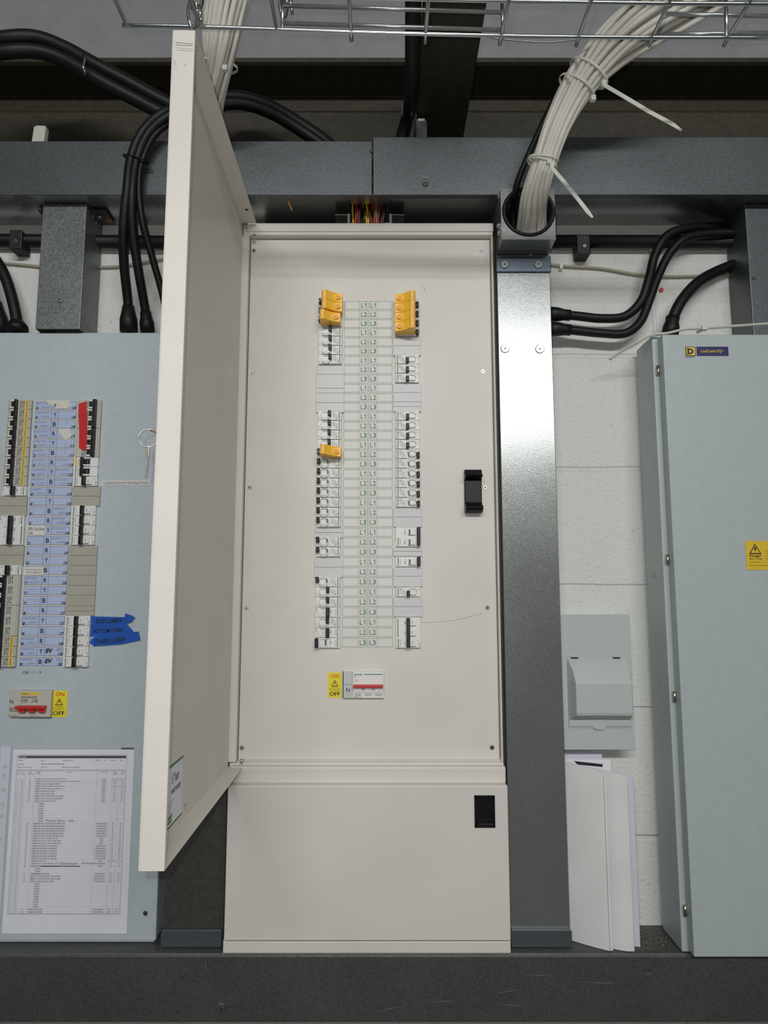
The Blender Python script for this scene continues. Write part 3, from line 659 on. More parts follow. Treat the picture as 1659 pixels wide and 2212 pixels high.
# keys
kx = thing('key_ring', 'bunch of two nickel keys on a split ring hanging from the open door lock', 'keys', W(345, 935, .815))
rc = W(321.5, 946.5, .80)
mb = MB('chrome').ring(rc, (.95, .3, 0), (0, 0, 1), .0108, .0108, .0006, 36, 6); mb.ring(rc + Vector((.0, -.0011, 0)), (.95, .3, 0), (0, 0, 1), .0108, .0108, .0005, 36, 6); mb.build('split_ring', kx)
p0 = W(321.5, 930.5, .803); zk = p0.z
mb = MB('brass_dull').prism([(p0.x, zk + .0012), (p0.x + .006, zk + .0018), (p0.x + .0135, zk + .0005), (p0.x + .0135, zk - .004), (p0.x + .009, zk - .0036), (p0.x + .003, zk - .0012)], 'y', .802, .8045); mb.tube([(p0.x + .012, .803, zk - .001), (p0.x + .019, .806, zk - .001)], .0022, 8); mb.build('key', kx, .0003)
kp = [(319.5, 958.5), (316.5, 970), (315.5, 984), (318, 987), (317, 992), (320, 994), (319, 1000), (317.5, 1004), (318, 1010), (316, 1015), (316.5, 1022), (314.5, 1028), (313, 1032.5), (316, 1033.5), (318.5, 1020), (321, 1000), (323, 985), (322.5, 972), (322, 959)]
mb = MB('nickel').prism([(W(a, b, .8).x, W(a, b, .8).z) for a, b in kp][::-1], 'y', .7985, .8008); mb.build('key', kx, .0003)

# ------------------------------------------------------------------ blue-grey board on the left
BP = 1.235; BT = ZC + .491
bb = thing('distribution_board', 'blue-grey distribution board at the left, half hidden by the open door', 'distribution board', (-.6, 1.26, SHELF))
MB('blue_grey_paint').box(-.90, -.3885 - .003, BP + .002, 1.297, SHELF + .001, BT - .002).build('casing', bb, .001)
bc = MB('blue_grey_paint').box(-.902, -.388, BP, BP + .012, SHELF + .0035, BT).build('cover_plate', bb, .002)
p = W(314, 1973, BP); screw(bb, p.x, BP, p.z, .0042, 'cover_screw', 'galvanised_dark')
p = W(347, 830, BP); screw(bb, p.x, BP, p.z, .003, 'cover_screw')
# label grid
lz = [Z(876, BP) - i * (Z(876, BP) - Z(1429, BP)) / 26 for i in range(27)]
lx = [X(q, 876, BP) for q in (77.5, 113, 127.5, 165.8)]
ls_ = MB('paper_label').box(lx[0] - .002, lx[3] + .002, BP - .0006, BP, lz[26] - .0095, lz[0] + .0095).build('label_strip', bc)
cells = MB('paper_blue'); ln = MB('print_black'); tx = MB('ink_black'); hw_ = MB('ink_blue')
left_t = {0: ('RED WAY', 'FINANCE'), 1: ('LIGHTING', 'FINANCE'), 2: ('AIRCON UNIT', 'FINANCE'), 3: ('RED WAY', 'FINANCE'), 4: ('LIGHTING', 'FINANCE'), 5: ('DATA', 'FINANCE'), 6: ('SOCKET', 'COOL ROOM'), 7: ('LIGHTING', 'FINANCE'), 8: ('SHOWROOM', 'SOCKETS'), 9: ('LABEL', 'ROOM'), 18: ('SERVER', 'ROOM'), 22: ('NEW SERVER', 'SUPPLY'), 24: ('HANDWASH', 'LOBBY'), 25: ('FUSED SPUR', 'LOBBY'), 26: ('HANDWASH', 'CLEAN')}
right_t = {3: ('LAB', 'ISOLATED'), 6: ('(SOCKETS)', 'LAB'), 7: ('TEST ROOM', 'CLEANROOM'), 8: ('TO CLEAN', 'VENTILATION'), 11: ('IMMERSION', 'HEATER'), 12: ('BOOSTROOM', 'WATER 1'), 13: ('COOL ROOM', 'WATER 2'), 14: ('BOILER +', 'PUMP')}
e = BP - .0008
for i in range(27):
    z0_, z1_ = lz[i] - .0076, lz[i] + .0076
    if i not in (13,): cells.box(lx[0], lx[3], BP - .0009, BP - .0006, z0_, z1_)
    else: cells.box(lx[1], lx[3], BP - .0009, BP - .0006, z0_, z1_)
    outline(ln, lx[0], lx[3], z0_, z1_, BP - .0011, .0005)
    for q in (1, 2): ln.box(lx[q] - .0002, lx[q] + .0002, BP - .0011, BP - .0008, z0_, z1_)
    if i: text(tx, 'RYB'[i % 3], plane(BP - .0012), lx[1] + .0035, lx[2] - .003, lz[i] - .0042, lz[i] + .0042, bold=.015)
    outline(ln, lx[0], lx[0] + .0065, z0_, z0_ + .0048, BP - .0011, .0004); outline(ln, lx[3] - .008, lx[3], z0_, z0_ + .0048, BP - .0011, .0004)
    text(tx, str(i // 3 + 1), plane(BP - .0013), lx[0] + .0012, lx[0] + .0052, z0_ - .0006, z0_ + .005, bold=.04, shear=.3)
    text(tx, str(i // 3 + 10), plane(BP - .0013), lx[3] - .0068, lx[3] - .0002, z0_ - .0002, z0_ + .0052, bold=.03, shear=.3)
    for dct, a, b in ((left_t, lx[0] + .0015, lx[1] - .003), (right_t, lx[2] + .001, lx[3] - .006)):
        if i in dct:
            text(hw_, dct[i][0], plane(BP - .0012), a, b - random.uniform(0, .006), lz[i] + .0022, lz[i] + .0054, shear=.35, bold=-.005)
            text(hw_, dct[i][1], plane(BP - .0012), a + .009, b - .001, lz[i] - .0050, lz[i] - .0016, shear=.35, bold=-.005)
for i in (19, 20):
    hw_.box(lx[0] + .006, lx[1] - .004, BP - .0013, BP - .001, lz[i] + .0014, lz[i] + .0017)
for i in (25, 26):
    text(tx, 'EV', plane(BP - .0013), lx[2] + .002, lx[2] + .0155, lz[i] - .0028, lz[i] + .0048, bold=.05, shear=.2)
    text(hw_, ('69', '72')[i - 25], plane(BP - .0013), lx[3] - .011, lx[3] - .003, lz[i] + .0, lz[i] + .0055)
text(tx, 'R', plane(BP - .0022), lx[1] + .004, lx[1] + .0085, lz[0] - .0038, lz[0] + .0032, shear=.2)
for i in (1, 4): hw_.box((lx[2] + lx[3]) / 2, (lx[2] + lx[3]) / 2 + .0003, BP - .0013, BP - .001, lz[i + 1] - .002, lz[i] + .003)
cells.build('label_cells', ls_); ln.build('printed_grid', ls_); tx.build('lettering', ls_); hw_.build('handwriting', ls_)
def torn(pts, name='torn_label'):
    return MB('paper_torn').prism([(W(a, b, BP).x, W(a, b, BP).z) for a, b in pts][::-1], 'y', BP - .0017, BP - .0012).build(name, ls_)
torn([(101, 866.5), (152, 867), (150, 872), (157, 875), (155, 879), (148, 880), (147, 884), (135, 883), (122, 884), (117, 878), (107, 874), (103, 871)])
torn([(126, 928), (152, 928.5), (155, 934), (156, 943), (149, 947), (145, 952), (138, 949), (134, 940), (129, 936)])
def strip_label(name, lines, x0, y0, x1, y1, d, label, m='paper_label', tb=.0):
    r = thing(name, label, 'label', W((x0 + x1) / 2, y1, d)); mb = MB(m); rpx(mb, x0, y0, x1, y1, d - .0022, d - .0014); mb.build('paper', r)
    t = MB('print_black')
    for s_, a, b, c, e_ in lines: tpx(t, s_, a, b, c, e_, d - .0024, bold=tb)
    t.build('lettering', r); return r
strip_label('name_label', [('CLEAN ROOM VENTILATION', 223, 1040.5, 320, 1046)], 219, 1038, 323.5, 1048.5, BP + .0012, 'white printed label reading clean room ventilation, under the keys')
strip_label('name_label', [('3Ph Socket', 60, 1138.5, 96, 1146), ('Lab', 60, 1147.5, 71, 1153.5)], 57, 1136, 97, 1156, BP, 'white printed label reading 3Ph Socket Lab on the blue-grey board')
strip_label('name_label', [('Transformer spur', 53.5, 1228.5, 92.5, 1233), ('room adjacent', 56, 1234, 90, 1239)], 51, 1225, 94, 1242, BP, 'white printed label reading transformer spur on the blue-grey board')
mb = MB('ink_black'); tpx(mb, 'OB - 1 - 9', 48, 1449.5, 89, 1456, BP - .0003, shear=.1); mb.build('handwriting', bc)
# tapes
def tape(pts, txt, box, label, d, rot=0, m='blue_tape', tail=None):
    r = thing('marker_tape', label, 'tape', W(box[0], box[3], d)); P = [(W(a, b, d).x, W(a, b, d).z) for a, b in pts][::-1]
    MB(m).prism(P, 'y', d - .0012, d - .0008).build('tape_strip', r)
    if tail: MB(m).prism([(W(a, b, d).x, W(a, b, d).z) for a, b in tail][::-1], 'y', d - .0035, d - .0018).build('folded_end', r)
    if txt:
        t = MB('ink_black'); ym = (box[1] + box[3]) / 2; a, b, c, e_ = X(box[0], ym, d), X(box[2], ym, d), Z(box[3], d), Z(box[1], d)
        text(t, txt, lambda u_, v_: (u_, d - .0017, v_ + (u_ - a) * rot), a, b, c, e_, bold=.015, shear=.15); t.build('handwriting', r)
    return r
tape([(197, 1331.5), (274, 1333), (274, 1348), (196, 1354)], 'TOP CABIN', (207, 1338, 264, 1348), 'blue tape strip handwritten TOP CABIN', BP, .06, tail=[(272, 1325), (285, 1329), (293, 1334), (285, 1344), (276, 1347), (270, 1340)])
tape([(195, 1353), (274, 1347), (289, 1364), (262, 1373), (195, 1375)], 'BOTTOM CABIN', (202, 1359, 266, 1368), 'blue tape strip handwritten BOTTOM CABIN', BP - .0006, .05)
tape([(204, 1376), (240, 1371), (300, 1364), (304, 1383), (262, 1392), (203, 1396), (197, 1386)], 'ToilEt CABIN', (208, 1381, 272, 1391.5), 'blue tape strip handwritten TOILET CABIN', BP - .0012, .09, tail=[(200, 1379), (206, 1377), (205, 1396), (196, 1388)])
tape([(171, 872), (185, 868), (187, 868.5), (189, 905), (189.5, 945), (188, 973), (178, 972), (171, 967), (171.5, 930), (170, 895)], None, (171, 870, 189, 970), 'shiny red tape strip covering the breaker markings, top right of the blue-grey board', BP - .0076, m='red_tape')
# breakers in the blue-grey board
LXc = (X(19.8, 876, BP) + X(73.5, 876, BP)) / 2; RXc = (X(169, 876, BP) + X(223, 876, BP)) / 2
def blue(row, right, kind, on, poles, desc, old=None, nm=None):
    x = RXc if right else LXc; zc = sum(lz[row:row + poles]) / poles
    nm = nm or {1: 'circuit_breaker', 3: 'triple_circuit_breaker'}[poles]
    o = place(kind, on, poles, old, nm, x, BP, zc, desc + ' at %s letter row, %s column, blue-grey board' % (ORD[row] if poles == 1 else ORD[row + 1], 'right' if right else 'left'), right, group='breakers in the blue-grey board')
    return o
for r_ in range(9): blue(r_, False, 'old', True, 1, 'old beige breaker with yellow sticker', 'sticker')
blue(9, False, 'C', True, 1, 'newer white breaker')
blue(12, False, 'C', True, 3, 'white three-pole breaker with green line')
blue(17, False, 'C', True, 1, 'newer white breaker')
blue(18, False, 'old', True, 3, 'old beige three-pole breaker', None); blue(21, False, 'old', True, 3, 'old beige three-pole breaker', None)
for r_ in (24, 25, 26): blue(r_, False, 'old', True, 1, 'old beige breaker with yellow sticker', 'sticker')
mb = MB('switch_green')
blue(0, True, 'old', False, 3, 'beige three-pole breaker behind red tape', 'b'); blue(3, True, 'old', False, 3, 'beige three-pole breaker behind red tape', 'b')
blue(6, True, 'block', True, 1, 'black-levered breaker with yellow sticker', 'sticker'); blue(7, True, 'block', True, 1, 'black-levered breaker with green print', 'g')
for r_ in (8, 11, 12, 13, 14, 22, 23, 24, 25, 26): blue(r_, True, 'C', True, 1, 'newer white breaker')
# long black bars of the two taped three-pole units sit on their levers
def bblanks(right, cuts):
    xc = RXc if right else LXc; x0, x1 = (xc - .024, xc + .0272) if right else (xc - .0272, xc + .0232)
    for i in range(len(cuts) - 1):
        a, b = cuts[i], cuts[i + 1]; row = min(range(27), key=lambda k: abs(lz[k] - Z((a + b) / 2, BP)))
        blank(x0, x1, Z(b, BP), Z(a, BP), '%s beige blanking strip at %s letter row, %s column, blue-grey board' % ('narrow' if b - a < 14 else 'plain', ORD[row], 'right' if right else 'left'), 'blank_old', BP, 'blank plates in the blue-grey board', .004)
bblanks(False, (1072.5, 1093.5, 1114.5)); bblanks(False, (1178.5, 1199.5, 1221.5)); bblanks(True, (1052, 1072.5, 1093.5)); bblanks(True, (1179, 1200, 1221.5, 1243, 1264.5, 1286, 1308.5, 1319.5, 1330))
# main switch of blue board
m2 = thing('main_switch', 'beige main switch with red levers low on the blue-grey board', 'switch', W(64, 1550, BP))
y = BP - .010
a, b, c_ = X(19, 1520, y), X(109.5, 1520, y), X(40, 1520, y); z0, z1 = Z(1549, y), Z(1491.5, y)
MB('breaker_old').box(a, c_ - .0003, y + .002, BP - .0003, z0, z1 - .0005).build('neutral_block', m2, .0006)
mb = MB('breaker_old').box(c_, b, y, BP - .0003, z0, z1); mb.build('body', m2, .0008)
t = MB('amber_sticker'); rpx(t, 44, 1496.5, 86, 1501.5, y - .0002, y + .0001)
t.use('print_black'); tpx(t, 'N', 21.5, 1511.5, 28.5, 1520, y + .0016, bold=.01); tpx(t, 'SQUARE D', 45.5, 1498, 62.5, 1500.5, y - .0004, bold=.02)
tpx(t, 'switch disconnector', 46, 1503.5, 80, 1507.5, y - .0004, bold=.02); tpx(t, 'I ON', 70, 1509.5, 81, 1513, y - .0004, bold=.02); tpx(t, 'O OFF', 68, 1514, 82, 1518, y - .0004, bold=.02)
for k in range(3): rpx(t, 46.5 + 5 * k, 1509, 47.5 + 5 * k, 1519, y - .0004, y); rpx(t, 48 + 5 * k, 1513, 50.5 + 5 * k, 1514, y - .0004, y)
for k, s_ in enumerate(('BSEN 60947-3', 'MINIMUM CABLE', 'TERMINAL 50mm2')): tpx(t, s_, 20, 1528 + 3.4 * k, 38 - 3 * (k == 0), 1530.3 + 3.4 * k, y + .0016, bold=.01)
tpx(t, '230V 415V 100A AC22A', 17, 1545, 36, 1547, y + .0016); tpx(t, 'KQSW1004', 64, 1545.5, 78, 1547.3, y - .0004)
t.build('printed_marking', m2)
mb = MB('red_lever'); mb.box(X(39.5, 1527, y), X(101.5, 1527, y), y - .013, y - .0002, Z(1531, y - .007), Z(1524.5, y - .007))
for q in (44, 65, 86): mb.box(X(q, 1534, y), X(q + 14, 1534, y), y - .008, y - .0002, Z(1538.5, y - .004), Z(1530, y - .004))
mb.build('lever', m2, .001)
onoff('warning_label', 'yellow ON and OFF warning sticker right of the beige main switch, blue-grey board', 111, 1492, 145, 1549, BP)

# schedule in its sleeve
sl = thing('plastic_sleeve', 'clear plastic sleeve with punched edge stuck on the blue-grey board', 'plastic sleeve', W(150, 2025, BP))
sx0, sx1 = X(25, 1612, BP), X(294, 1612, BP); z1 = Z(1612, BP); z0 = Z(2022, BP)
MB('sleeve').box(sx0, sx1, BP - .0022, BP - .0019, z0, z1).build('sleeve_front', sl)
mb = MB('paper_cool'); px0 = X(3.5, 1612, BP)
mb.box(px0, sx0, BP - .0016, BP - .0012, z0, z1); mb.use('blue_grey_paint')
for hy in (1656, 1674, 1706, 1737, 1763, 1813, 1858, 1900, 1945):
    p = W(12, 1656, BP); mb.cyl((px0 + .009, BP - .0016, Z(hy, BP)), (0, -1, 0), .0033, .0001, 16)
mb.build('punched_edge', sl)
dc = thing('circuit_schedule', 'printed white circuit schedule sheet inside the plastic sleeve, with handwritten notes', 'paper sheet', W(150, 2018, BP))
dx0 = X(30, 1619, BP); dw = X(291, 1619, BP) - dx0; dz1_ = Z(1619, BP); dz0_ = Z(2016, BP); yd = BP - .0012
MB('paper_white').box(dx0, dx0 + dw, yd, yd + .0004, dz0_, dz1_).build('sheet', dc)
# layout in sheet coordinates, u 0..1 across, v 0..1 down, taken off the photo by rows
def U(px): return dx0 + dw * px
def V(py): return Z(py, BP)
t = MB('print_black'); gl = MB('print_grey'); yt = yd - .0002
def line(u0, v0, u1, v1, w=.0002): gl.box(min(u0, u1) - w / 2, max(u0, u1) + w / 2, yd - .0002, yd, min(v0, v1) - w / 2, max(v0, v1) + w / 2)
t.box(U(.045), U(.935), yt, yd, V(1637.5), V(1632)); 
mbt = MB('paper_white'); text(mbt, 'DB Schedule', plane(yt - .0002), U(.05), U(.115), V(1636.3), V(1633.5), bold=.01); mbt.build('heading', dc)
def tt(s_, u0, u1, py, h=2.7, bold=.012, m='print_black'): t.use(m); text(t, s_, plane(yt), U(u0), U(u1), V(py + h / 2), V(py - h / 2), bold=bold)
for s_, u0, u1, py in (('DB Ref', .045, .083, 1642), ('DB 1-9', .235, .262, 1643), ('Fed from: DB-1', .41, .5, 1642), ('ZDB Ω', .68, .72, 1642), ('0.31', .755, .77, 1642), ('PFC kA', .81, .85, 1642), ('0.8', .885, .9, 1642), ('Location', .045, .09, 1650), ('ELECTRICAL SWITCHROOM CAGED AREA', .235, .43, 1650), ('Board size and rating', .045, .16, 1657), ('18 Way TPN', .235, .29, 1657.5), ('Manufacturer: SQUARE D', .41, .56, 1657)): tt(s_, u0, u1, py)
for s_, u0, u1 in (('Cct', .045, .063), ('Cct', .085, .1), ('MCB', .14, .165), ('MCB', .205, .23), ('Supplying', .45, .5), ('Cable Type', .73, .795), ('Cable', .835, .865), ('CPC', .90, .925)): tt(s_, u0, u1, 1668, 2.4)
for s_, u0, u1 in (('No', .047, .06), ('Phase', .078, .105), ('Rating (A)', .13, .18), ('Type', .205, .23), ('Size', .838, .862), ('Size', .9, .925)): tt(s_, u0, u1, 1671.8, 2.4)
outline(gl, U(.035), U(.94), V(1662), V(1630), yd - .0002, .0003); outline(gl, U(.035), U(.94), V(1974), V(1664), yd - .0002, .0003); outline(gl, U(.04), U(.935), V(1973), V(1665), yd - .0002, .0002)
rows = [('32', '60898', 'SOCKETS, (RED) FINANCE OFFICE', '6242Y', '2 X 2.5', '2 X 1.5'), ('10', '60898', 'LIGHTS FINANCE OFFICE MD (ISOLATED ON ARRIVAL)', '6242Y', '1.5', '1.0'), ('20', '60898', 'A/C UNIT FINANCE OFFICE', '6242Y', '2.5', '1.5'),
 ('32', '60898', 'SOCKETS (RED) FINANCE OFFICE', '6242Y', '2 X 2.5', '2 X 1.5'), ('10', '60898', 'LIGHTS, FINANCE OFFICE FAR', '6242Y', '1.5', '1.0'), ('16', '60898', 'EXTERNAL A/C UNIT', '6242Y', '4', '1.5'), ('16', '60898', 'SOCKET COOL ROOM', '6242Y', '2.5', '1.5'),
 ('10', '60898', 'LIGHTS, FINANCE OFFICE NEAR', '6242Y', '1.5', '1.0'), ('20', '60898', 'SOCKETS, SHOWROOM COMPUTER', '6242Y', '2.5', '1.5'), ('10', '60898', 'LIGHTS, LABEL ROOM', '6491X', '1.5', '1.5')] + [None] * 8
rows += [('63', '60898', '3PH ISOLATOR SERVER ROOM SUPPLY', 'XLPE/SWA/PVC', '10', '10')] * 3 + [('63', '60898', '3PH ISOLATOR NEW SERVER SUPPLY', 'XLPE/SWA/PVC', '25', '16')] * 3
rows += [('20', '60898', 'A/C UNIT, FLEXING STORES', '6242Y', '2.5', '1.5'), ('20', '60898', 'HAND WASH, CLEAN ROOM LOBBY', '6242Y', '2.5', '1.5'), ('20', '60898', 'HAND WASH, CLEAN ROOM LOBBY', '6242Y', '2.5', '1.5')]
rows += [('32', '60898', '3PH ISOLATED ON ARRIVAL', 'XLPE/SWA/PVC', '2.5', 'SWA')] * 6 + [('32', '60898', 'SOCKETS LAB', '6242Y', '2 X 2.5', '2 X 1.5'), ('63', '60898', 'DB-1-9-1 OLD TESTING', 'XLPE/SWA/PVC', '25', '25'), ('16', '60898', 'SOCKET SPUR BENCH AT TEST', '6242Y', '2.5', '1.5')]
rows += [None] * 2 + [('16', '60898', 'IMMERSION HEATER', 'XLPE/SWA/PVC', '2.5', '2.5'), ('16', '60898', 'FCU WATER HEATER 1 COOL ROOM', 'XLPE/SWA/PVC', '2.5', '2.5'), ('16', '60898', 'FCU WATER HEATER 2 COOL ROOM', 'XLPE/SWA/PVC', '2.5', '2.5'), ('16', '60898', 'FCU BOILER 6 FCU PUMP', 'XLPE/SWA/PVC', '2.5', '2.5')] + [None] * 10 + [('63', '60898', 'EV CHARGER', 'XLPE/SWA/PVC', '16.0', '16.0')] * 2
nr = len(rows); y0r, y1r = 1682.5, 1969.5
for i, r_ in enumerate(rows):
    z_ = V(y0r) + (V(y1r) - V(y0r)) * i / (nr - 1); py0 = y0r + (y1r - y0r) * i / (nr - 1)
    def tr(s_, u0, u1): t.use('print_black'); text(t, s_, plane(yt), U(u0), U(u1), z_ - .0011, z_ + .0011, bold=.012)
    gl.box(U(.04), U(.935), yd - .0002, yd, z_ - .0029, z_ - .00282)
    tr(str(i // 3 + 1), .05, .056); tr('L%d' % (i % 3 + 1), .082, .094)
    if r_ is None: tr('SPARE', .24, .278); continue
    tr(r_[0], .145, .158); tr(r_[1], .2, .232); w_ = .0072 * len(r_[2]); tr(r_[2], .24, .24 + w_)
    tr(r_[3], .745 if len(r_[3]) < 6 else .715, .78 if len(r_[3]) < 6 else .805); tr(r_[4], .85 - .0034 * len(r_[4]), .85 + .0034 * len(r_[4])); tr(r_[5], .912 - .0031 * len(r_[5]), .912 + .0031 * len(r_[5]))
for u_ in (.067, .105, .19, .235, .7, .825, .88): line(U(u_), V(1664.5), U(u_), V(1973), .00015)
zz = V(y0r) + (V(y1r) - V(y0r)) * 35 / (nr - 1); t.use('ink_black').box(U(.28), U(.6), yt - .0002, yd, zz - .0006, zz + .0006)
text(t, 'Fused Spur  lab.', plane(yt), U(.30), U(.56), V(1776), V(1769.5), shear=.3); text(t, '+ Cleanroom', plane(yt), U(.395), U(.575), V(1867.5), V(1861.5), shear=.2); text(t, 'Ventilation', plane(yt), U(.61), U(.72), V(1866), V(1861.5), shear=.3)
t.build('printed_text', dc); gl.build('printed_grid', dc)
for px, py, w_ in ((272, 1616.5, 26), (50, 1617, 20)):
    pass
mb = MB('black_matt'); rpx(mb, 262, 1615.5, 289, 1618.2, BP - .0018, BP - .0012); mb.build('tape_mark', dc)
s2 = thing('plastic_sleeve', 'edge of a second plastic sleeve at the far left of the picture', 'plastic sleeve', W(-30, 2020, BP))
e1 = X(2.5, 1588, BP) ; MB('paper_cool').box(e1 - .06, e1 - .0035, BP - .0016, BP - .001, Z(2000, BP), Z(1588, BP)).build('sheet', s2)
MB('sleeve').box(e1 - .062, e1 - .0, BP - .0022, BP - .0019, Z(2005, BP), Z(1584, BP)).build('sleeve_front', s2)

# ------------------------------------------------------------------ right grey cabinet
gc = thing('steel_cabinet', 'tall pale grey steel cabinet with closed door at the right edge', 'cabinet', (.7, 1.25, SHELF))
gx0 = .4928
MB('green_grey_paint').box(gx0, 1.05, 1.204, 1.282, SHELF + .0015, ZC + .4727).build('casing', gc, .0012)
MB('gap_dark').box(gx0 + .012, 1.04, 1.282, 1.298, SHELF + .02, ZC + .45).build('spacer', gc)
gd = MB('green_grey_paint').box(.5022, 1.06, 1.18, 1.2038, ZC - .583, ZC + .4655).build('cabinet_door', gc, .0018, 3)
for py in (800, 1208, 1504, 1966):
    z_ = Z(py, 1.2); mb = MB('nickel').tube([(.4995, 1.1995, z_ - .0085), (.4995, 1.1995, z_ + .0085)], .0032, 10); mb.build('hinge', gc)
for px, py in ((1412, 1243), (1423, 1470)):
    p = WX(px, py, gx0); MB('galvanised').cyl(p, (-1, 0, 0), .003, .0012, 12).build('side_rivet', gc)
lgx = thing('maker_badge', 'yellow and navy maker badge with a square D mark on the grey cabinet door', 'badge', W(1527, 770, 1.18))
d = 1.1795
mb = MB('logo_black'); rpx(mb, 1481, 749, 1502.5, 769, d - .0004, d); mb.use('logo_yellow'); rpx(mb, 1482.5, 750.3, 1501, 767.6, d - .0006, d - .0003)
mb.use('logo_black'); tpx(mb, 'D', 1485, 752.5, 1498.5, 765.5, d - .0008, bold=.06); rpx(mb, 1483.6, 752.5, 1487, 754.6, d - .0008, d - .0005); rpx(mb, 1483.6, 763.4, 1487, 765.5, d - .0008, d - .0005)
mb.use('logo_black'); tpx(mb, 'SQUARE D', 1482, 770.3, 1502.5, 772.5, d - .0003, bold=.01); mb.build('square_mark', lgx)
mb = MB('logo_navy'); rpx(mb, 1505, 748.8, 1573.5, 768.5, d - .0004, d); mb.use('logo_yellow'); tpx(mb, 'LoadCentre KQ+', 1514.5, 755, 1562, 762.5, d - .0007, bold=.005); mb.build('name_plate', lgx)
dg = thing('danger_sticker', 'yellow danger mains voltage sticker at the right edge of the grey cabinet door', 'warning sticker', W(1650, 1231, 1.18))
mb = MB('amber_sticker'); rpx(mb, 1611.5, 1168.5, 1735, 1231, d - .0004, d); mb.build('sticker', dg)
t = MB('print_black'); y = d - .0005
cxx = X(1631, 1185, y); bolt_triangle(t, cxx, Z(1185.5, y), .0215, .0185, y, 'amber_sticker')
t.use('print_black'); tpx(t, 'Danger', 1619, 1198, 1645, 1204.8, y - .0002, bold=.02); tpx(t, 'Mains Voltage', 1619, 1205.8, 1646, 1209, y - .0002, bold=.02)
tpx(t, 'Test date ____________________', 1620, 1212.5, 1725, 1215.5, y - .0002); tpx(t, 'Recommended next date ________', 1620, 1220, 1725, 1223, y - .0002)
for k, s_ in enumerate(('Danger live terminals inside', 'Danger of death or injury', 'Warning isolate elsewhere', 'before removing this cover')): tpx(t, s_, 1654, 1189 + 5.5 * k, 1725, 1191.5 + 5.5 * k, y - .0002)
t.build('lettering', dg)

# ------------------------------------------------------------------ small enclosure with flip cover
EP = 1.252
en = thing('breaker_enclosure', 'small pale grey consumer unit with a domed flip cover on the block wall', 'enclosure', W(1290, 1620, EP))
ex0, ex1 = .3165, X(1372, 1620, EP); ez0, ez1 = Z(1620, EP), Z(1327, EP)
MB('plastic_grey').box(ex0, ex1, EP, EP + .002, ez0, ez1).build('front_plate', en, .0006)
MB('plastic_grey').box(ex0 + .004, ex1 - .006, EP + .002, 1.299, ez0 + .006, ez1 - .006).build('back_box', en, .001)
cxa, cxb = X(1224, 1500, EP), X(1362, 1500, EP); cza, czb = Z(1572, EP), Z(1418, EP)
# flip cover : swept profile with tapering sides
Hc = .026
prof = [(0, .0008), (.10, .009), (.22, .0175), (.30, .0225), (.36, Hc), (.76, Hc), (.80, Hc - .0015), (.845, .012), (.875, .004), (.885, .0028), (.97, .0028), (1, .0008)]
vs = []; 
for (q, h) in prof:
    z_ = czb + (cza - czb) * q; ins = min(.004, h * .20)
    wq = .002 if q < .05 else 0
    vs += [(cxa + .0015 + wq, EP, z_), (cxa + .0015 + wq + ins * 2.2, EP - h, z_), (cxb - .0015 - wq - ins * 1.2, EP - h, z_), (cxb - .0015 - wq, EP, z_)]
fs = []
for i in range(len(prof) - 1):
    for k in range(3): fs.append((4 * i + k, 4 * i + k + 1, 4 * i + 5 + k, 4 * i + 4 + k))
fs += [(0, 1, 2, 3), tuple(len(vs) - 4 + k for k in (3, 2, 1, 0))]
mb = MB('plastic_grey').add(vs, fs); fl = mb.build('flip_cover', en, .0045, 4)
mb = MB('plastic_grey'); zl_ = Z(1570, EP); xm = X(1294, 1570, EP)
mb.prism([(xm + .011 * math.cos(t_), zl_ + .0045 * math.sin(t_)) for t_ in [2 * math.pi * k / 20 for k in range(20)]], 'y', EP - .0042, EP - .001, True); mb.build('finger_lip', fl)
for px in (1241.5, 1332):
    mb = MB('black_matt'); rpx(mb, px - 8, 1420.5, px + 8, 1423, EP - .0035, EP + .0005); mb.use('plastic_grey'); rpx(mb, px - 8, 1417, px + 8, 1419.5, EP - .004, EP); mb.build('hinge_slot', en)

# ------------------------------------------------------------------ papers standing on the shelf
def sheet(name, label, pts, zt, m, th=.0012, z0=SHELF + .0008, bottom=None):
    n = len(pts); vs = []; fs = []
    for k in range(n):
        a = Vector(pts[max(k - 1, 0)]); b = Vector(pts[min(k + 1, n - 1)]); t_ = (b - a).normalized(); nn = Vector((t_.y, -t_.x)) * th / 2
        p = Vector(pts[k]); zb_ = z0
        for s_ in (1, -1):
            q = p + nn * s_; vs += [(q.x, q.y, zb_), (q.x, q.y, zt[k])]
    for k in range(n - 1):
        a = 4 * k; b = a + 4; fs += [(a, b, b + 1, a + 1), (a + 2, a + 3, b + 3, b + 2), (a + 1, b + 1, b + 3, a + 3), (a, a + 2, b + 2, b)]
    fs += [(0, 1, 3, 2), (4 * n - 4, 4 * n - 2, 4 * n - 1, 4 * n - 3)]
    o = MB(m).add(vs, fs).build(name); tag(o, label, 'paper', 'papers standing on the lower trunking'); return o
def curve2(p, k=6): return [(v.x, v.y) for v in spline([(a, b, 0) for a, b in p], k)]
P1 = curve2([(.300, 1.262), (.322, 1.243), (.345, 1.226), (.366, 1.213), (.3745, 1.2085)])
zt1 = [Z(1648, 1.235) + (Z(1672, 1.215) - Z(1648, 1.235)) * max(0, (i / (len(P1) - 1) - .2) / .8) ** 1.6 for i in range(len(P1))]
sheet('paper_roll', 'large white folded drawing, front sheet of the papers leaning behind the post', P1, zt1, 'paper_roll')
P1b = [(.3755, 1.2095), (.3775, 1.2092), (.3805, 1.2100)]
sheet('paper_roll', 'narrow white folded paper edge between the two big sheets', P1b, [Z(1676, 1.215)] * 3, 'paper_roll')
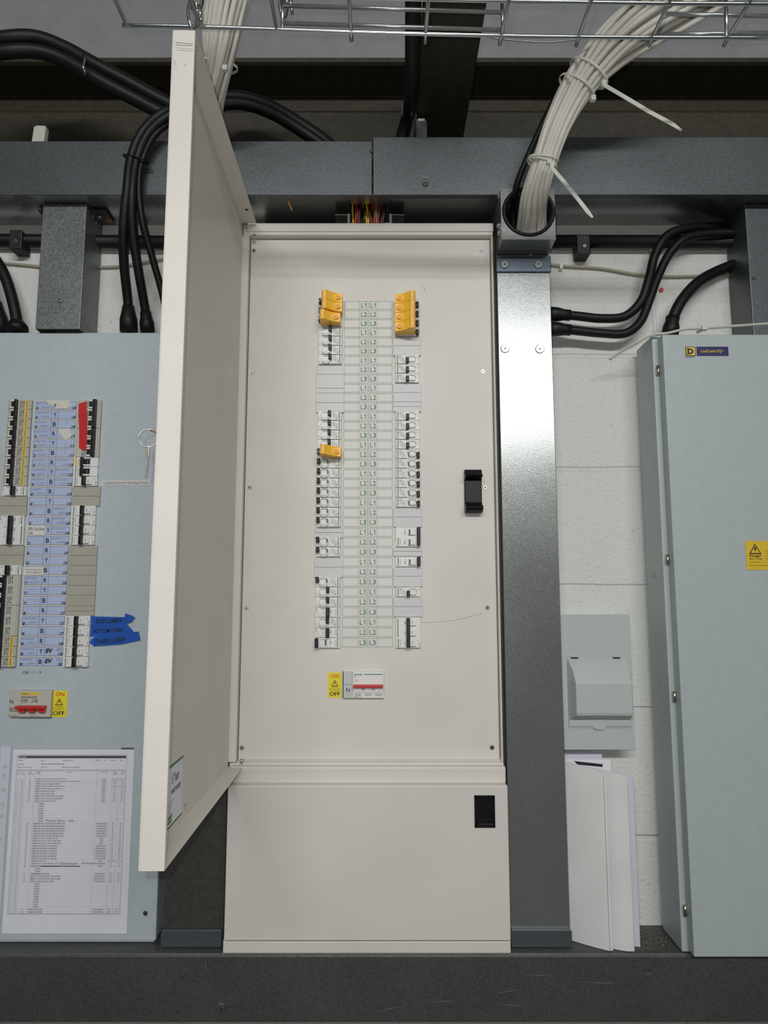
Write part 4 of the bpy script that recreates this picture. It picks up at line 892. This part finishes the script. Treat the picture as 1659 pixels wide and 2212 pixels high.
P2 = curve2([(.330, 1.256), (.36, 1.234), (.382, 1.2165), (.40, 1.2085), (.4125, 1.2075), (.4155, 1.2085)])
zt2 = [Z(1660, 1.225) + (Z(1690, 1.215) - Z(1660, 1.225)) * (i / (len(P2) - 1)) ** 3 for i in range(len(P2))]
sheet('paper_roll', 'creased white sheet in the middle of the papers leaning by the post', P2, zt2, 'paper_roll')
P3 = curve2([(.345, 1.27), (.37, 1.25), (.395, 1.236), (.415, 1.226), (.4285, 1.222), (.4300, 1.2235)])
zt3 = [Z(1668, 1.23) + (Z(1685, 1.22) - Z(1668, 1.23)) * (i / (len(P3) - 1)) ** 4 for i in range(len(P3))]
sheet('paper_roll', 'bluish white rear sheet at the right of the leaning papers', P3, zt3, 'paper_cool')
pf = thing('printed_form', 'printed form with a black heading bar poking up behind the leaning papers', 'paper sheet', (.36, 1.28, SHELF))
a, b = .318, X(1319, 1650, 1.275)
MB('paper_white').box(a, b, 1.275, 1.2762, SHELF + .001, Z(1640, 1.275)).build('sheet', pf)
MB('paper_cool').box(a, b - .014, 1.278, 1.279, SHELF + .001, Z(1625, 1.278)).build('sheet', pf)
mb = MB('ink_black'); mb.prism([(X(1240, 1646, 1.274), Z(1644, 1.274)), (X(1302, 1650, 1.274), Z(1651, 1.274)), (X(1302, 1656, 1.274), Z(1657, 1.274)), (X(1248, 1650, 1.274), Z(1652, 1.274))], 'y', 1.2746, 1.2749); mb.build('heading_bar', pf)
mb = MB('dust')
rnd = random.Random(3)
for k in range(90):
    x_ = rnd.uniform(.432, .486); y_ = rnd.uniform(1.212, 1.292); s_ = rnd.uniform(.0005, .0019)
    mb.box(x_, x_ + s_ * 1.5, y_, y_ + s_, SHELF, SHELF + s_ * .8)
o = mb.build('dust_grit'); o['kind'] = 'stuff'; tag(o, 'dusty grit and debris on the lower trunking ledge by the grey cabinet', 'dust')
p, q_ = W(1360, 2008, 1.29), W(1377, 2014, 1.27)
tag(MB('cable_tie').box(.4325, .4475, 1.272, 1.2745, SHELF + .0005, SHELF + .0018).build('tie_offcut'), 'pale strip offcut lying on the ledge beside the papers', 'offcut')

# ------------------------------------------------------------------ conduit and wall cables
def cable(name, label, pts, r, m, cat='cable', group=None, k=8, n=12, extra=None, rl=None):
    path = ppath(pts, k); R_ = r
    if extra is None: return tag(MB(m).tube(path, R_, n).build(name), label, cat, group)
    root = thing(name, label, cat, path[0], group); MB(m).tube(path, R_, n).build('sheath', root); return root, path
cy = 1.282
zcL, zcR = Z(512, 1.275), Z(518, 1.275)
def conduit(label, x0, x1, z0, z1):
    return tag(MB('black_rubber').tube([(x0, 1.282, z0), (x1, 1.282, z1)], .0128, 18).build('conduit'), label, 'conduit')
cl1 = Z(507, 1.27); conduit('thick black conduit along the wall behind the left stub and open door', -1.4, -.255, Z(505, 1.27), Z(519, 1.27))
conduit('thick black conduit along the block wall right of the outlet box', .318, 1.5, Z(515, 1.27), Z(517, 1.27))
def cleat(label, px, py):
    r = thing('conduit_cleat', label, 'cleat', W(px, py, 1.26)); x = X(px, py, 1.262); z = Z(py, 1.262)
    mb = MB('cleat_black'); mb.prism([(x - .013, z + .018), (x + .011, z + .018), (x + .0125, z + .012), (x + .013, z - .022), (x - .012, z - .022), (x - .013, z - .01)], 'y', 1.2645, 1.2985); mb.build('cleat_body', r, .002)
    screw(r, x + .001, 1.2642, z - .006, .0037); return r
cleat('black cleat holding the conduit at the far left', 32, 513); cleat('black cleat holding the conduit right of the outlet box', 1262, 524)
def bx_cable(label, pts): return tag(MB('pale_cable').tube(ppath(pts), .0028, 8).build('alarm_cable'), label, 'cable')
bx_cable('thin pale cable clipped along the wall at the left', [(-60, 565, 1.295), (30, 570, 1.295), (120, 578, 1.295), (215, 577, 1.295), (270, 574, 1.295), (360, 558, 1.295), (420, 548, 1.295)])
acr = bx_cable('thin pale cable clipped to the wall right of the post', [(1170, 566, 1.295), (1200, 573, 1.295), (1240, 576, 1.295), (1300, 580, 1.295), (1370, 592, 1.295), (1430, 597, 1.295), (1510, 596, 1.295), (1600, 594, 1.295)])
p = W(1212, 575, 1.291); cp = tag(MB('breaker_white').box(p.x - .003, p.x + .003, 1.288, 1.299, p.z - .006, p.z + .006).build('cable_clip', bevel=.001), 'small white clip on the thin pale wall cable', 'clip'); 

def gland_cable(label, pts, r, gl_len, gr, end=0, group=None, name='black_cable'):
    path = ppath(pts, 10); root = thing(name, label, 'cable', path[0], group); MB('black_rubber').tube(path, r, 14).build('sheath', root)
    a = path[0] if end == 0 else path[-1]; b = path[1] if end == 0 else path[-2]; dr_ = (b - a).normalized(); 
    P = [a, a + dr_ * gl_len * .45, a + dr_ * gl_len * .75, a + dr_ * gl_len, a + dr_ * gl_len * 1.02]
    MB('black_rubber').tube(P, [gr, gr, gr * .8, r * 1.25, r * 1.05], 18).build('shroud', root); return root
gland_cable('upper black cable leaving the post to the right with a shroud', [(1180, 677, 1.262), (1240, 682, 1.262), (1300, 688, 1.262), (1350, 683, 1.262), (1385, 650, 1.258), (1402, 600, 1.255), (1415, 550, 1.252), (1440, 510, 1.25), (1480, 494, 1.255), (1540, 490, 1.275), (1600, 489, 1.285)], .0087, .046, .0135)
gland_cable('lower black cable leaving the post to the right with a shroud', [(1180, 709, 1.262), (1240, 714, 1.262), (1300, 720, 1.262), (1350, 720, 1.262), (1383, 695, 1.262), (1402, 650, 1.262), (1420, 600, 1.262), (1445, 550, 1.258), (1480, 515, 1.254), (1530, 505, 1.26), (1600, 503, 1.265)], .0085, .047, .0135)
gland_cable('black cable curving down into the top of the right grey cabinet', [(1447, 724, 1.255), (1453, 690, 1.255), (1472, 650, 1.255), (1505, 612, 1.262), (1545, 588, 1.275), (1600, 566, 1.285)], .0105, .036, .0155)
# left drop cables
G = 'black cables dropping into the blue-grey board'
gland_cable('leftmost of the three black cables dropping beside the open door', [(278, 716, 1.262), (277, 660, 1.262), (268, 570, 1.22), (267, 490, 1.185), (275, 410, 1.168), (284, 340, 1.165), (312, 280, 1.16), (365, 238, 1.16), (440, 225, 1.2)], .0088, .052, .0165, 0, G)
gland_cable('middle of the three black cables dropping beside the open door', [(319, 716, 1.264), (314, 670, 1.264), (300, 590, 1.225), (287, 500, 1.19), (286, 420, 1.17), (296, 345, 1.168), (325, 283, 1.16), (380, 243, 1.16), (450, 232, 1.2)], .0085, .04, .0135, 0, G)
gland_cable('rightmost thinner pair of black cables dropping beside the open door', [(366, 716, 1.268), (352, 640, 1.25), (330, 560, 1.22), (308, 480, 1.19), (300, 400, 1.175), (310, 340, 1.172), (340, 285, 1.165), (395, 250, 1.17), (460, 240, 1.2)], .0066, .03, .0115, 0, G)
mb = MB('black_rubber'); c_ = W(293, 345, 1.166)
tag(MB('black_plastic').ring(W(294, 344, 1.17), (.95, 0, -.25), (.1, .95, .2), .024, .014, .0016, 30, 6).build('cable_tie'), 'black cable tie round the curved black cables left of the door', 'cable tie')
gland_cable('thick black cable entering the blue-grey board at the far left', [(38, 716, 1.26), (34, 680, 1.26), (22, 630, 1.26), (5, 585, 1.26), (-30, 530, 1.262)], .0105, .020, .0195)
gland_cable('black shroud and cable cut off by the left picture edge', [(3, 716, 1.262), (-4, 680, 1.262), (-18, 620, 1.262), (-40, 570, 1.262)], .0085, .06, .0155)
# big overhead cables
BG = 'thick black overhead cables'
for k, (dy, dd, lb) in enumerate(((0, 0, 'upper'), (14, .012, 'middle'), (29, .0, 'lower'))):
    tag(MB('black_rubber').tube(ppath([(-120, 150 + dy, 1.12 + dd), (-40, 96 + dy, 1.12 + dd), (20, 82 + dy, 1.12 + dd), (80, 82 + dy, 1.13 + dd), (140, 104 + dy * .9, 1.14 + dd), (210, 142 + dy, 1.15 + dd), (290, 184 + dy, 1.165 + dd), (370, 226 + dy * .9, 1.18 + dd), (450, 250 + dy * .5, 1.2 + dd)], 8), .0128, 16).build('overhead_cable'), lb + ' of the thick black cables sweeping down from the top left', 'cable', BG)
p = W(181, 137, 1.118)
tag(MB('chrome').tube([W(180, 119, 1.13), W(183, 131, 1.118), W(179, 143, 1.115), W(184, 156, 1.118), W(183, 163, 1.125)], .0022, 6).build('cable_tie'), 'shiny metal tie across the thick black cables at the top left', 'cable tie')
for k, (dy, lb) in enumerate(((0, 'upper'), (14, 'lower'))):
    tag(MB('black_rubber').tube(ppath([(430, 235 + dy, 1.22), (480, 212 + dy, 1.23), (530, 211 + dy, 1.235), (590, 232 + dy, 1.24), (650, 268 + dy, 1.245), (700, 302 + dy, 1.25), (750, 345 + dy, 1.25)], 8), .0118, 16).build('overhead_cable'), lb + ' of the two black cables arching right of the open door', 'cable', BG)
tag(MB('black_rubber').tube(ppath([(893, -120, .86), (893, -20, .93), (892, 60, .985), (891, 130, 1.045), (889, 200, 1.13), (880, 255, 1.2), (864, 310, 1.235), (850, 345, 1.24)], 8), [.0128] * 57, 16).build('overhead_cable'), 'black cable hanging vertically beside the olive beam', 'cable', BG)
mb = MB('chrome')
for px in (869, 889): 
    a = W(px, 230, 1.155); mb.box(a.x - .0005, a.x + .0005, 1.15, 1.165, Z(247, 1.155), Z(229, 1.155))
tag(mb.build('fixing_clip'), 'thin metal clip ends either side of the hanging black cable', 'clip')
p = W(909, 273, 1.2)
mb = MB('galvanised'); a = W(898, 288, 1.235); b = W(922, 258, 1.235); mb.box(a.x, b.x, 1.232, 1.236, a.z - .01, b.z - .003); mb.box(a.x, a.x + .002, 1.232, 1.26, a.z - .01, b.z + .012); mb.use('paper_white').box(a.x + .004, b.x - .004, 1.2305, 1.232, b.z - .006, b.z - .001)
tag(mb.build('steel_bracket', bevel=.0015), 'small bent galvanised bracket at the foot of the olive beam', 'bracket')
for (x0p, x1p, y0p, lb) in ((66, 98, 270, 'pale clear plastic clip standing on the top trunking at the left'), (289, 300, 289, 'small clear plastic clip on the top trunking beside the black cables')):
    d = 1.24; mb = MB('cable_tie'); a, b = X(x0p, 285, d), X(x1p, 285, d); mb.prism([(a, UT - .002), (a + .005, Z(y0p + 3, d)), (a + .012, Z(y0p, d)), (b, Z(y0p + 1, d)), (b - .004, UT - .002)] if b - a > .015 else [(a, UT - .002), (a, Z(y0p, d)), (b, Z(y0p, d)), (b, UT - .002)], 'y', d, d + .015)
    tag(mb.build('plastic_clip', bevel=.002), lb, 'clip')

# ------------------------------------------------------------------ white cable bundles
def bundle(pts, rad, n, r, label, group, seed):
    rr = random.Random(seed); C_ = [W(*p) for p in pts]; offs = []
    for ring_, m in ((0, 1), (1, 6), (2, 13), (3, 16)):
        for k in range(m):
            if len(offs) < n: a = 2 * math.pi * k / m + ring_ * .4; offs.append((a, (0, .38, .74, 1.0)[ring_]))
    for a, q in offs:
        P = []; ph = rr.uniform(0, 6.28); am = rr.uniform(.03, .16)
        for i, c in enumerate(C_):
            t_ = (C_[min(i + 1, len(C_) - 1)] - C_[max(i - 1, 0)]).normalized()
            u_ = t_.cross(Vector((0, 1, 0))).normalized(); w_ = t_.cross(u_).normalized()
            aa = a + am * 2 * math.sin(ph + i * .5)
            P.append(c + u_ * (q * math.cos(aa) * rad[i]) + w_ * (q * math.sin(aa) * rad[i] * .6))
        tag(MB('white_cable').tube(spline(P, 7), r * rr.uniform(.9, 1.1), 9).build('white_cable'), label, 'cable', group)
bundle([(1145, 560, 1.25), (1144, 505, 1.228), (1146, 462, 1.19), (1151, 425, 1.155), (1160, 390, 1.128), (1174, 345, 1.105), (1200, 270, 1.08), (1232, 205, 1.06), (1268, 150, 1.04), (1325, 88, 1.01), (1390, 38, .98), (1470, -15, .95), (1560, -70, .93)],
       [.026, .029, .026, .023, .021, .020, .022, .026, .031, .039, .046, .050, .05], 30, .0048, 'white cable in the bundle rising from the round hole of the outlet box', 'white cables from the outlet box', 5)
tag(MB('black_rubber').tube(ppath([(1128, 540, 1.245), (1112, 500, 1.225), (1108, 455, 1.20), (1115, 405, 1.155), (1135, 350, 1.135), (1175, 262, 1.11), (1213, 190, 1.09), (1258, 122, 1.06), (1325, 70, 1.04), (1400, 30, 1.02)], 7), .0055, 10).build('black_cable'), 'single black cable running behind the white bundle from the round hole', 'cable')
bundle([(512, -90, .98), (502, -30, .985), (490, 30, 1.0), (480, 90, 1.02), (473, 145, 1.05), (466, 200, 1.09), (460, 260, 1.15), (455, 330, 1.22)],
       [.042, .040, .036, .031, .026, .023, .022, .02], 26, .0048, 'white cable in the bundle coming down behind the open door', 'white cables behind the door', 9)
def tie(label, px, py, d, ru, rw, tang, head, tail=None):
    c = W(px, py, d); root = thing('cable_tie', label, 'cable tie', c, 'white cable ties')
    t_ = Vector(tang).normalized(); u_ = t_.cross(Vector((0, 1, 0))).normalized(); w_ = t_.cross(u_).normalized()
    u_ = (u_ + Vector((0, 0, 0))).normalized()
    MB('cable_tie').ring(c, u_, w_, ru, rw, .0011, 40, 6, 2.4).build('strap_loop', root)
    h = W(*head); MB('cable_tie').box(h.x - .0042, h.x + .0042, h.y - .004, h.y + .004, h.z - .0045, h.z + .0045).build('head', root, .0012)
    if tail:
        P = [W(*q) for q in tail]; n = len(P); dv = (P[-1] - P[0]).normalized(); nn = dv.cross(Vector((0, 1, 0))).normalized()
        vs = []; 
        for i, q in enumerate(P):
            ww = .0034 if i < n - 1 else .0016
            if i == n - 2: ww = .0034
            for s_ in (1, -1):
                for o_ in (.0006, -.0006): vs.append(q + nn * ww * s_ + Vector((0, o_, 0)))
        fs = []
        for i in range(n - 1):
            a = 4 * i; b = a + 4; fs += [(a, b, b + 2, a + 2), (a + 1, a + 3, b + 3, b + 1), (a, a + 1, b + 1, b), (a + 2, b + 2, b + 3, a + 3)]
        fs += [(0, 2, 3, 1), (4 * n - 4, 4 * n - 3, 4 * n - 1, 4 * n - 2)]; MB('cable_tie').add(vs, fs).build('strap_tail', root)
    return root
tie('cable tie with the longest loose tail, upper of the ties on the right bundle', 1272, 158, 1.040, .0365, .0245, (.6, -.1, .8), (1304, 181, 1.005), [(1304, 183, 1.0), (1350, 210, .98), (1400, 240, .97), (1452, 268, .96), (1472, 282, .957)])
tie('short-cut cable tie without a tail on the right white bundle', 1246, 188, 1.053, .0335, .0225, (.55, -.1, .85), (1281, 213, 1.015))
tie('cable tie with a medium loose tail on the right bundle, just above the box', 1171, 354, 1.108, .0262, .018, (.3, -.1, .95), (1192, 357, 1.075), [(1190, 360, 1.07), (1220, 395, 1.06), (1250, 432, 1.05), (1270, 458, 1.045), (1280, 470, 1.043)])
tie('tailless cable tie doubled up just above the lowest tie on the right bundle', 1174, 345, 1.105, .0262, .018, (.15, -.2, .95), (1186, 350, 1.078))
tie('cable tie round the left white bundle behind the open door', 473, 142, 1.05, .0315, .021, (.15, -.2, 1), (486, 148, 1.02))
# translucent tie on right cabinet
root = thing('cable_tie', 'long clear cable tie laid across the top corner of the grey cabinet', 'cable tie', W(1480, 712, 1.2))
for k_, P in enumerate(([(1405, 722, 1.195), (1440, 720, 1.19), (1480, 711, 1.185), (1520, 709, 1.185), (1590, 704, 1.185), (1680, 698, 1.185)], [(1316, 777, 1.235), (1345, 757, 1.22), (1380, 738, 1.2), (1400, 726, 1.195), (1420, 723, 1.195)], [(1505, 718, 1.2), (1515, 713, 1.19), (1521, 710, 1.185)])):
    MB('cable_tie').tube(ppath(P, 5), .0026, 8, .4).build('strap', root)
h = W(1521, 709, 1.183); MB('cable_tie').box(h.x - .005, h.x + .005, 1.179, 1.187, h.z - .004, h.z + .004).build('head', root, .001)

# ------------------------------------------------------------------ coloured wires in slot
wl = [('wire_yellow', 763, 763), ('wire_red', 769, 768), ('wire_brown', 772, 773), ('wire_black', 776, 776), ('wire_red', 779, 777), ('wire_black', 783, 781), ('wire_yellow', 781, 792), ('wire_black', 788, 786), ('wire_yellow', 787, 796), ('wire_red', 793, 803), ('wire_black', 797, 800), ('wire_red', 798, 812), ('wire_green', 806, 811), ('wire_red', 803, 818), ('wire_green', 813, 813), ('wire_red', 818, 808), ('wire_brown', 822, 815), ('wire_red', 826, 817), ('wire_brown', 831, 824), ('wire_black', 833, 828)]
for m, a, b in wl:
    d0 = 1.25 + random.uniform(-.012, .012); c = m.split('_')[1]
    mb = MB(m).tube(ppath([(a, 395, d0), (a, 425, d0), ((a + b) / 2 + random.uniform(-2, 2), 452, d0 - .006), (b, 478, d0 - .004), (b, 492, d0)], 5), .0019, 8)
    tag(mb.build('insulated_wire'), '%s insulated wire running from the top trunking into the cream board' % {'wire_brown': 'dark red', 'wire_red': 'red', 'wire_yellow': 'yellow', 'wire_green': 'green', 'wire_black': 'black'}[m], 'wire', c + ' wires above the cream board')
sb = thing('slot_bracket', 'dark steel bracket around the slot with coloured wires above the cream board', 'bracket', W(798, 480, 1.24))
mb = MB('galvanised_dark'); xa, xbk = X(755, 460, 1.235), X(842, 460, 1.235)
mb.box(xa - .004, xa + .001, 1.234, 1.29, ZT + .0005, UB - .014); mb.box(xbk - .001, xbk + .004, 1.234, 1.29, ZT + .0005, UB - .014); mb.box(xa - .028, xa, 1.236, 1.29, UB - .0155, UB - .014); mb.box(xbk, xbk + .028, 1.236, 1.29, UB - .0155, UB - .014); mb.build('side_plates', sb)
p = [W(a, b, 1.21) for a, b in ((619, 423), (624, 438), (631, 455))]
tag(MB('orange_tag').tube(spline(p, 5), .0013, 6).build('stripped_wire'), 'short orange offcut of wire hanging over the cream board', 'wire')
MB('gap_dark').box(XL, XR, 1.287, 1.2965, ZT + .0005, UB - .0005)
o = MB('gap_dark').box(-.24, .2135, 1.2935, 1.2985, ZT + .0005, UB - .0005).build('gap_shade_board'); tag(o, 'dark backing board behind the gap over the cream board', 'board')  # added dark board, its colour carries the shade under the trunking
o = MB('charcoal').box(.2078, .2135, 1.24, 1.298, SHELF + .001, ZT - .02).build('gap_shade_strip'); tag(o, 'dark steel edge strip in the gap between cream board and right post', 'strip')  # added strip, colours in the shade of the open gap

# ------------------------------------------------------------------ wire basket tray
tr = thing('cable_basket', 'zinc wire mesh cable basket hanging across the top of the picture', 'cable basket', (0, .8, ZC + .736))
TZ = ZC + .7364; rw = .0026
def sag(x): return TZ - .012 * (x + .0) * 0
A = .8194
ra = [W(265, 55, A), W(430, 58, A), W(700, 67, A), W(1000, 75, A), W(1250, 80, A), W(1700, 82, A)]
MB('zinc').tube(spline(ra, 6), rw, 10).build('long_wire', tr)
B = .770
rb = [W(230, -30, B), W(700, -8, B), W(1000, 0, B), W(1400, 7, B), W(1720, 9, B)]
MB('zinc').tube(spline(rb, 6), rw, 10).build('long_wire', tr)
for dd in (.72,): MB('zinc').tube([(-.36, dd, TZ + .006), (.6, dd, TZ)], rw, 8).build('long_wire', tr)
for k, px in enumerate((272, 431, 597, 758, 920, 1084, 1252, 1412, 1576)):
    yy = 58 + 24 * min(1, (px - 265) / 900)
    e = W(px, yy, A); x_ = e.x; z_ = e.z + .0038
    back = .016 if k > 2 else .002
    MB('zinc').tube([(x_, A + back, z_ - .0015), (x_, A, z_), (x_, .70, z_ + .002)], rw, 8).build('cross_wire', tr)
# short upper side wires
for (a, b, c, e, dd) in ((612, 12, 1086, 27, .826), (612, 50, 1086, 65, .83), (1440, 30, 1720, 36, .83), (1440, 74, 1720, 70, .83)):
    MB('galvanised').tube([W(a, b, dd), W(b and c, e, dd)], rw, 8).build('side_wire', tr)
for px in (610, 1087, 1570):
    MB('zinc').tube([W(px, 82 if px > 1000 else 64, .826), W(px + (-3 if px > 829 else 2), -20, .826)], rw, 8).build('side_upright', tr)
def hook(label, px, py, d):
    r = thing('suspension_hook', label, 'hook', W(px, py, d))
    MB('chrome').ring(W(px, py, d), (.5, .6, 0), (0, 0, 1), .0085, .022, .0026, 28, 8).build('link', r)
    MB('chrome').ring(W(px + 8, py - 34, d), (1, .1, 0), (0, 0, 1), .008, .02, .0026, 28, 8).build('link', r)
    MB('chrome').tube([W(px + 14, py - 20, d - .01), W(px + 20, py + 26, d)], .0022, 8).build('hook_wire', r); return r
hook('chrome wire suspension hook on the basket above the open door', 416, 30, .81); hook('chrome wire suspension hook on the basket at top centre', 612, 8, .835)
tag(MB('galvanised').tube(ppath([(1040, 78, 1.0), (1070, 83, 1.0), (1120, 88, 1.0), (1180, 91, 1.0), (1240, 86, 1.0), (1300, 76, 1.0)], 6), .0013, 6).build('wire_rope'), 'thin slack steel wire rope strung behind the basket', 'wire rope')

# wall odds
p = W(1428, 627, 1.2995); tag(MB('red_lever').cyl((p.x, 1.3, p.z), (0, -1, 0), .0045, .003, 14).build('wall_plug'), 'dark red wall plug in the white block wall', 'wall plug')

# ------------------------------------------------------------------ light, camera
def area(name, loc, rot, sx, sy, power, col=(1, 1, 1)):
    l = bpy.data.lights.new(name, 'AREA'); l.shape = 'RECTANGLE'; l.size = sx; l.size_y = sy; l.energy = power; l.color = col
    o = bpy.data.objects.new(name, l); COL.objects.link(o); o.location = loc; o.rotation_euler = rot; return o
lt = area('ceiling_batten_light', (.2, -1.98, ZC + 1.40), (math.radians(52), 0, 0), 2.6, .17, 66, (1, 1, 1))
fl_ = bpy.data.lights.new('camera_flash', 'POINT'); fl_.energy = 8.8; fl_.shadow_soft_size = .004; fl_.color = (1, 1, .98)
fo = bpy.data.objects.new('camera_flash', fl_); COL.objects.link(fo); fo.location = (-.021, .0, ZC + .021)
wd = bpy.data.worlds.new('world'); scn.world = wd; wd.use_nodes = True; wd.node_tree.nodes['Background'].inputs[0].default_value = (.5, .5, .5, 1); wd.node_tree.nodes['Background'].inputs[1].default_value = .2
cam = bpy.data.cameras.new('camera'); co = bpy.data.objects.new('camera', cam); COL.objects.link(co); scn.camera = co
cam.sensor_fit = 'VERTICAL'; cam.sensor_height = 36; cam.lens = 36 * F / 2212; cam.clip_start = .02
co.location = (0, 0, ZC); co.rotation_euler = (math.pi / 2 + TH, 0, 0)
scn.view_settings.view_transform = 'Standard'; scn.view_settings.look = 'None'; scn.view_settings.gamma = 1; scn.view_settings.exposure = 0
scn.view_settings.use_curve_mapping = False
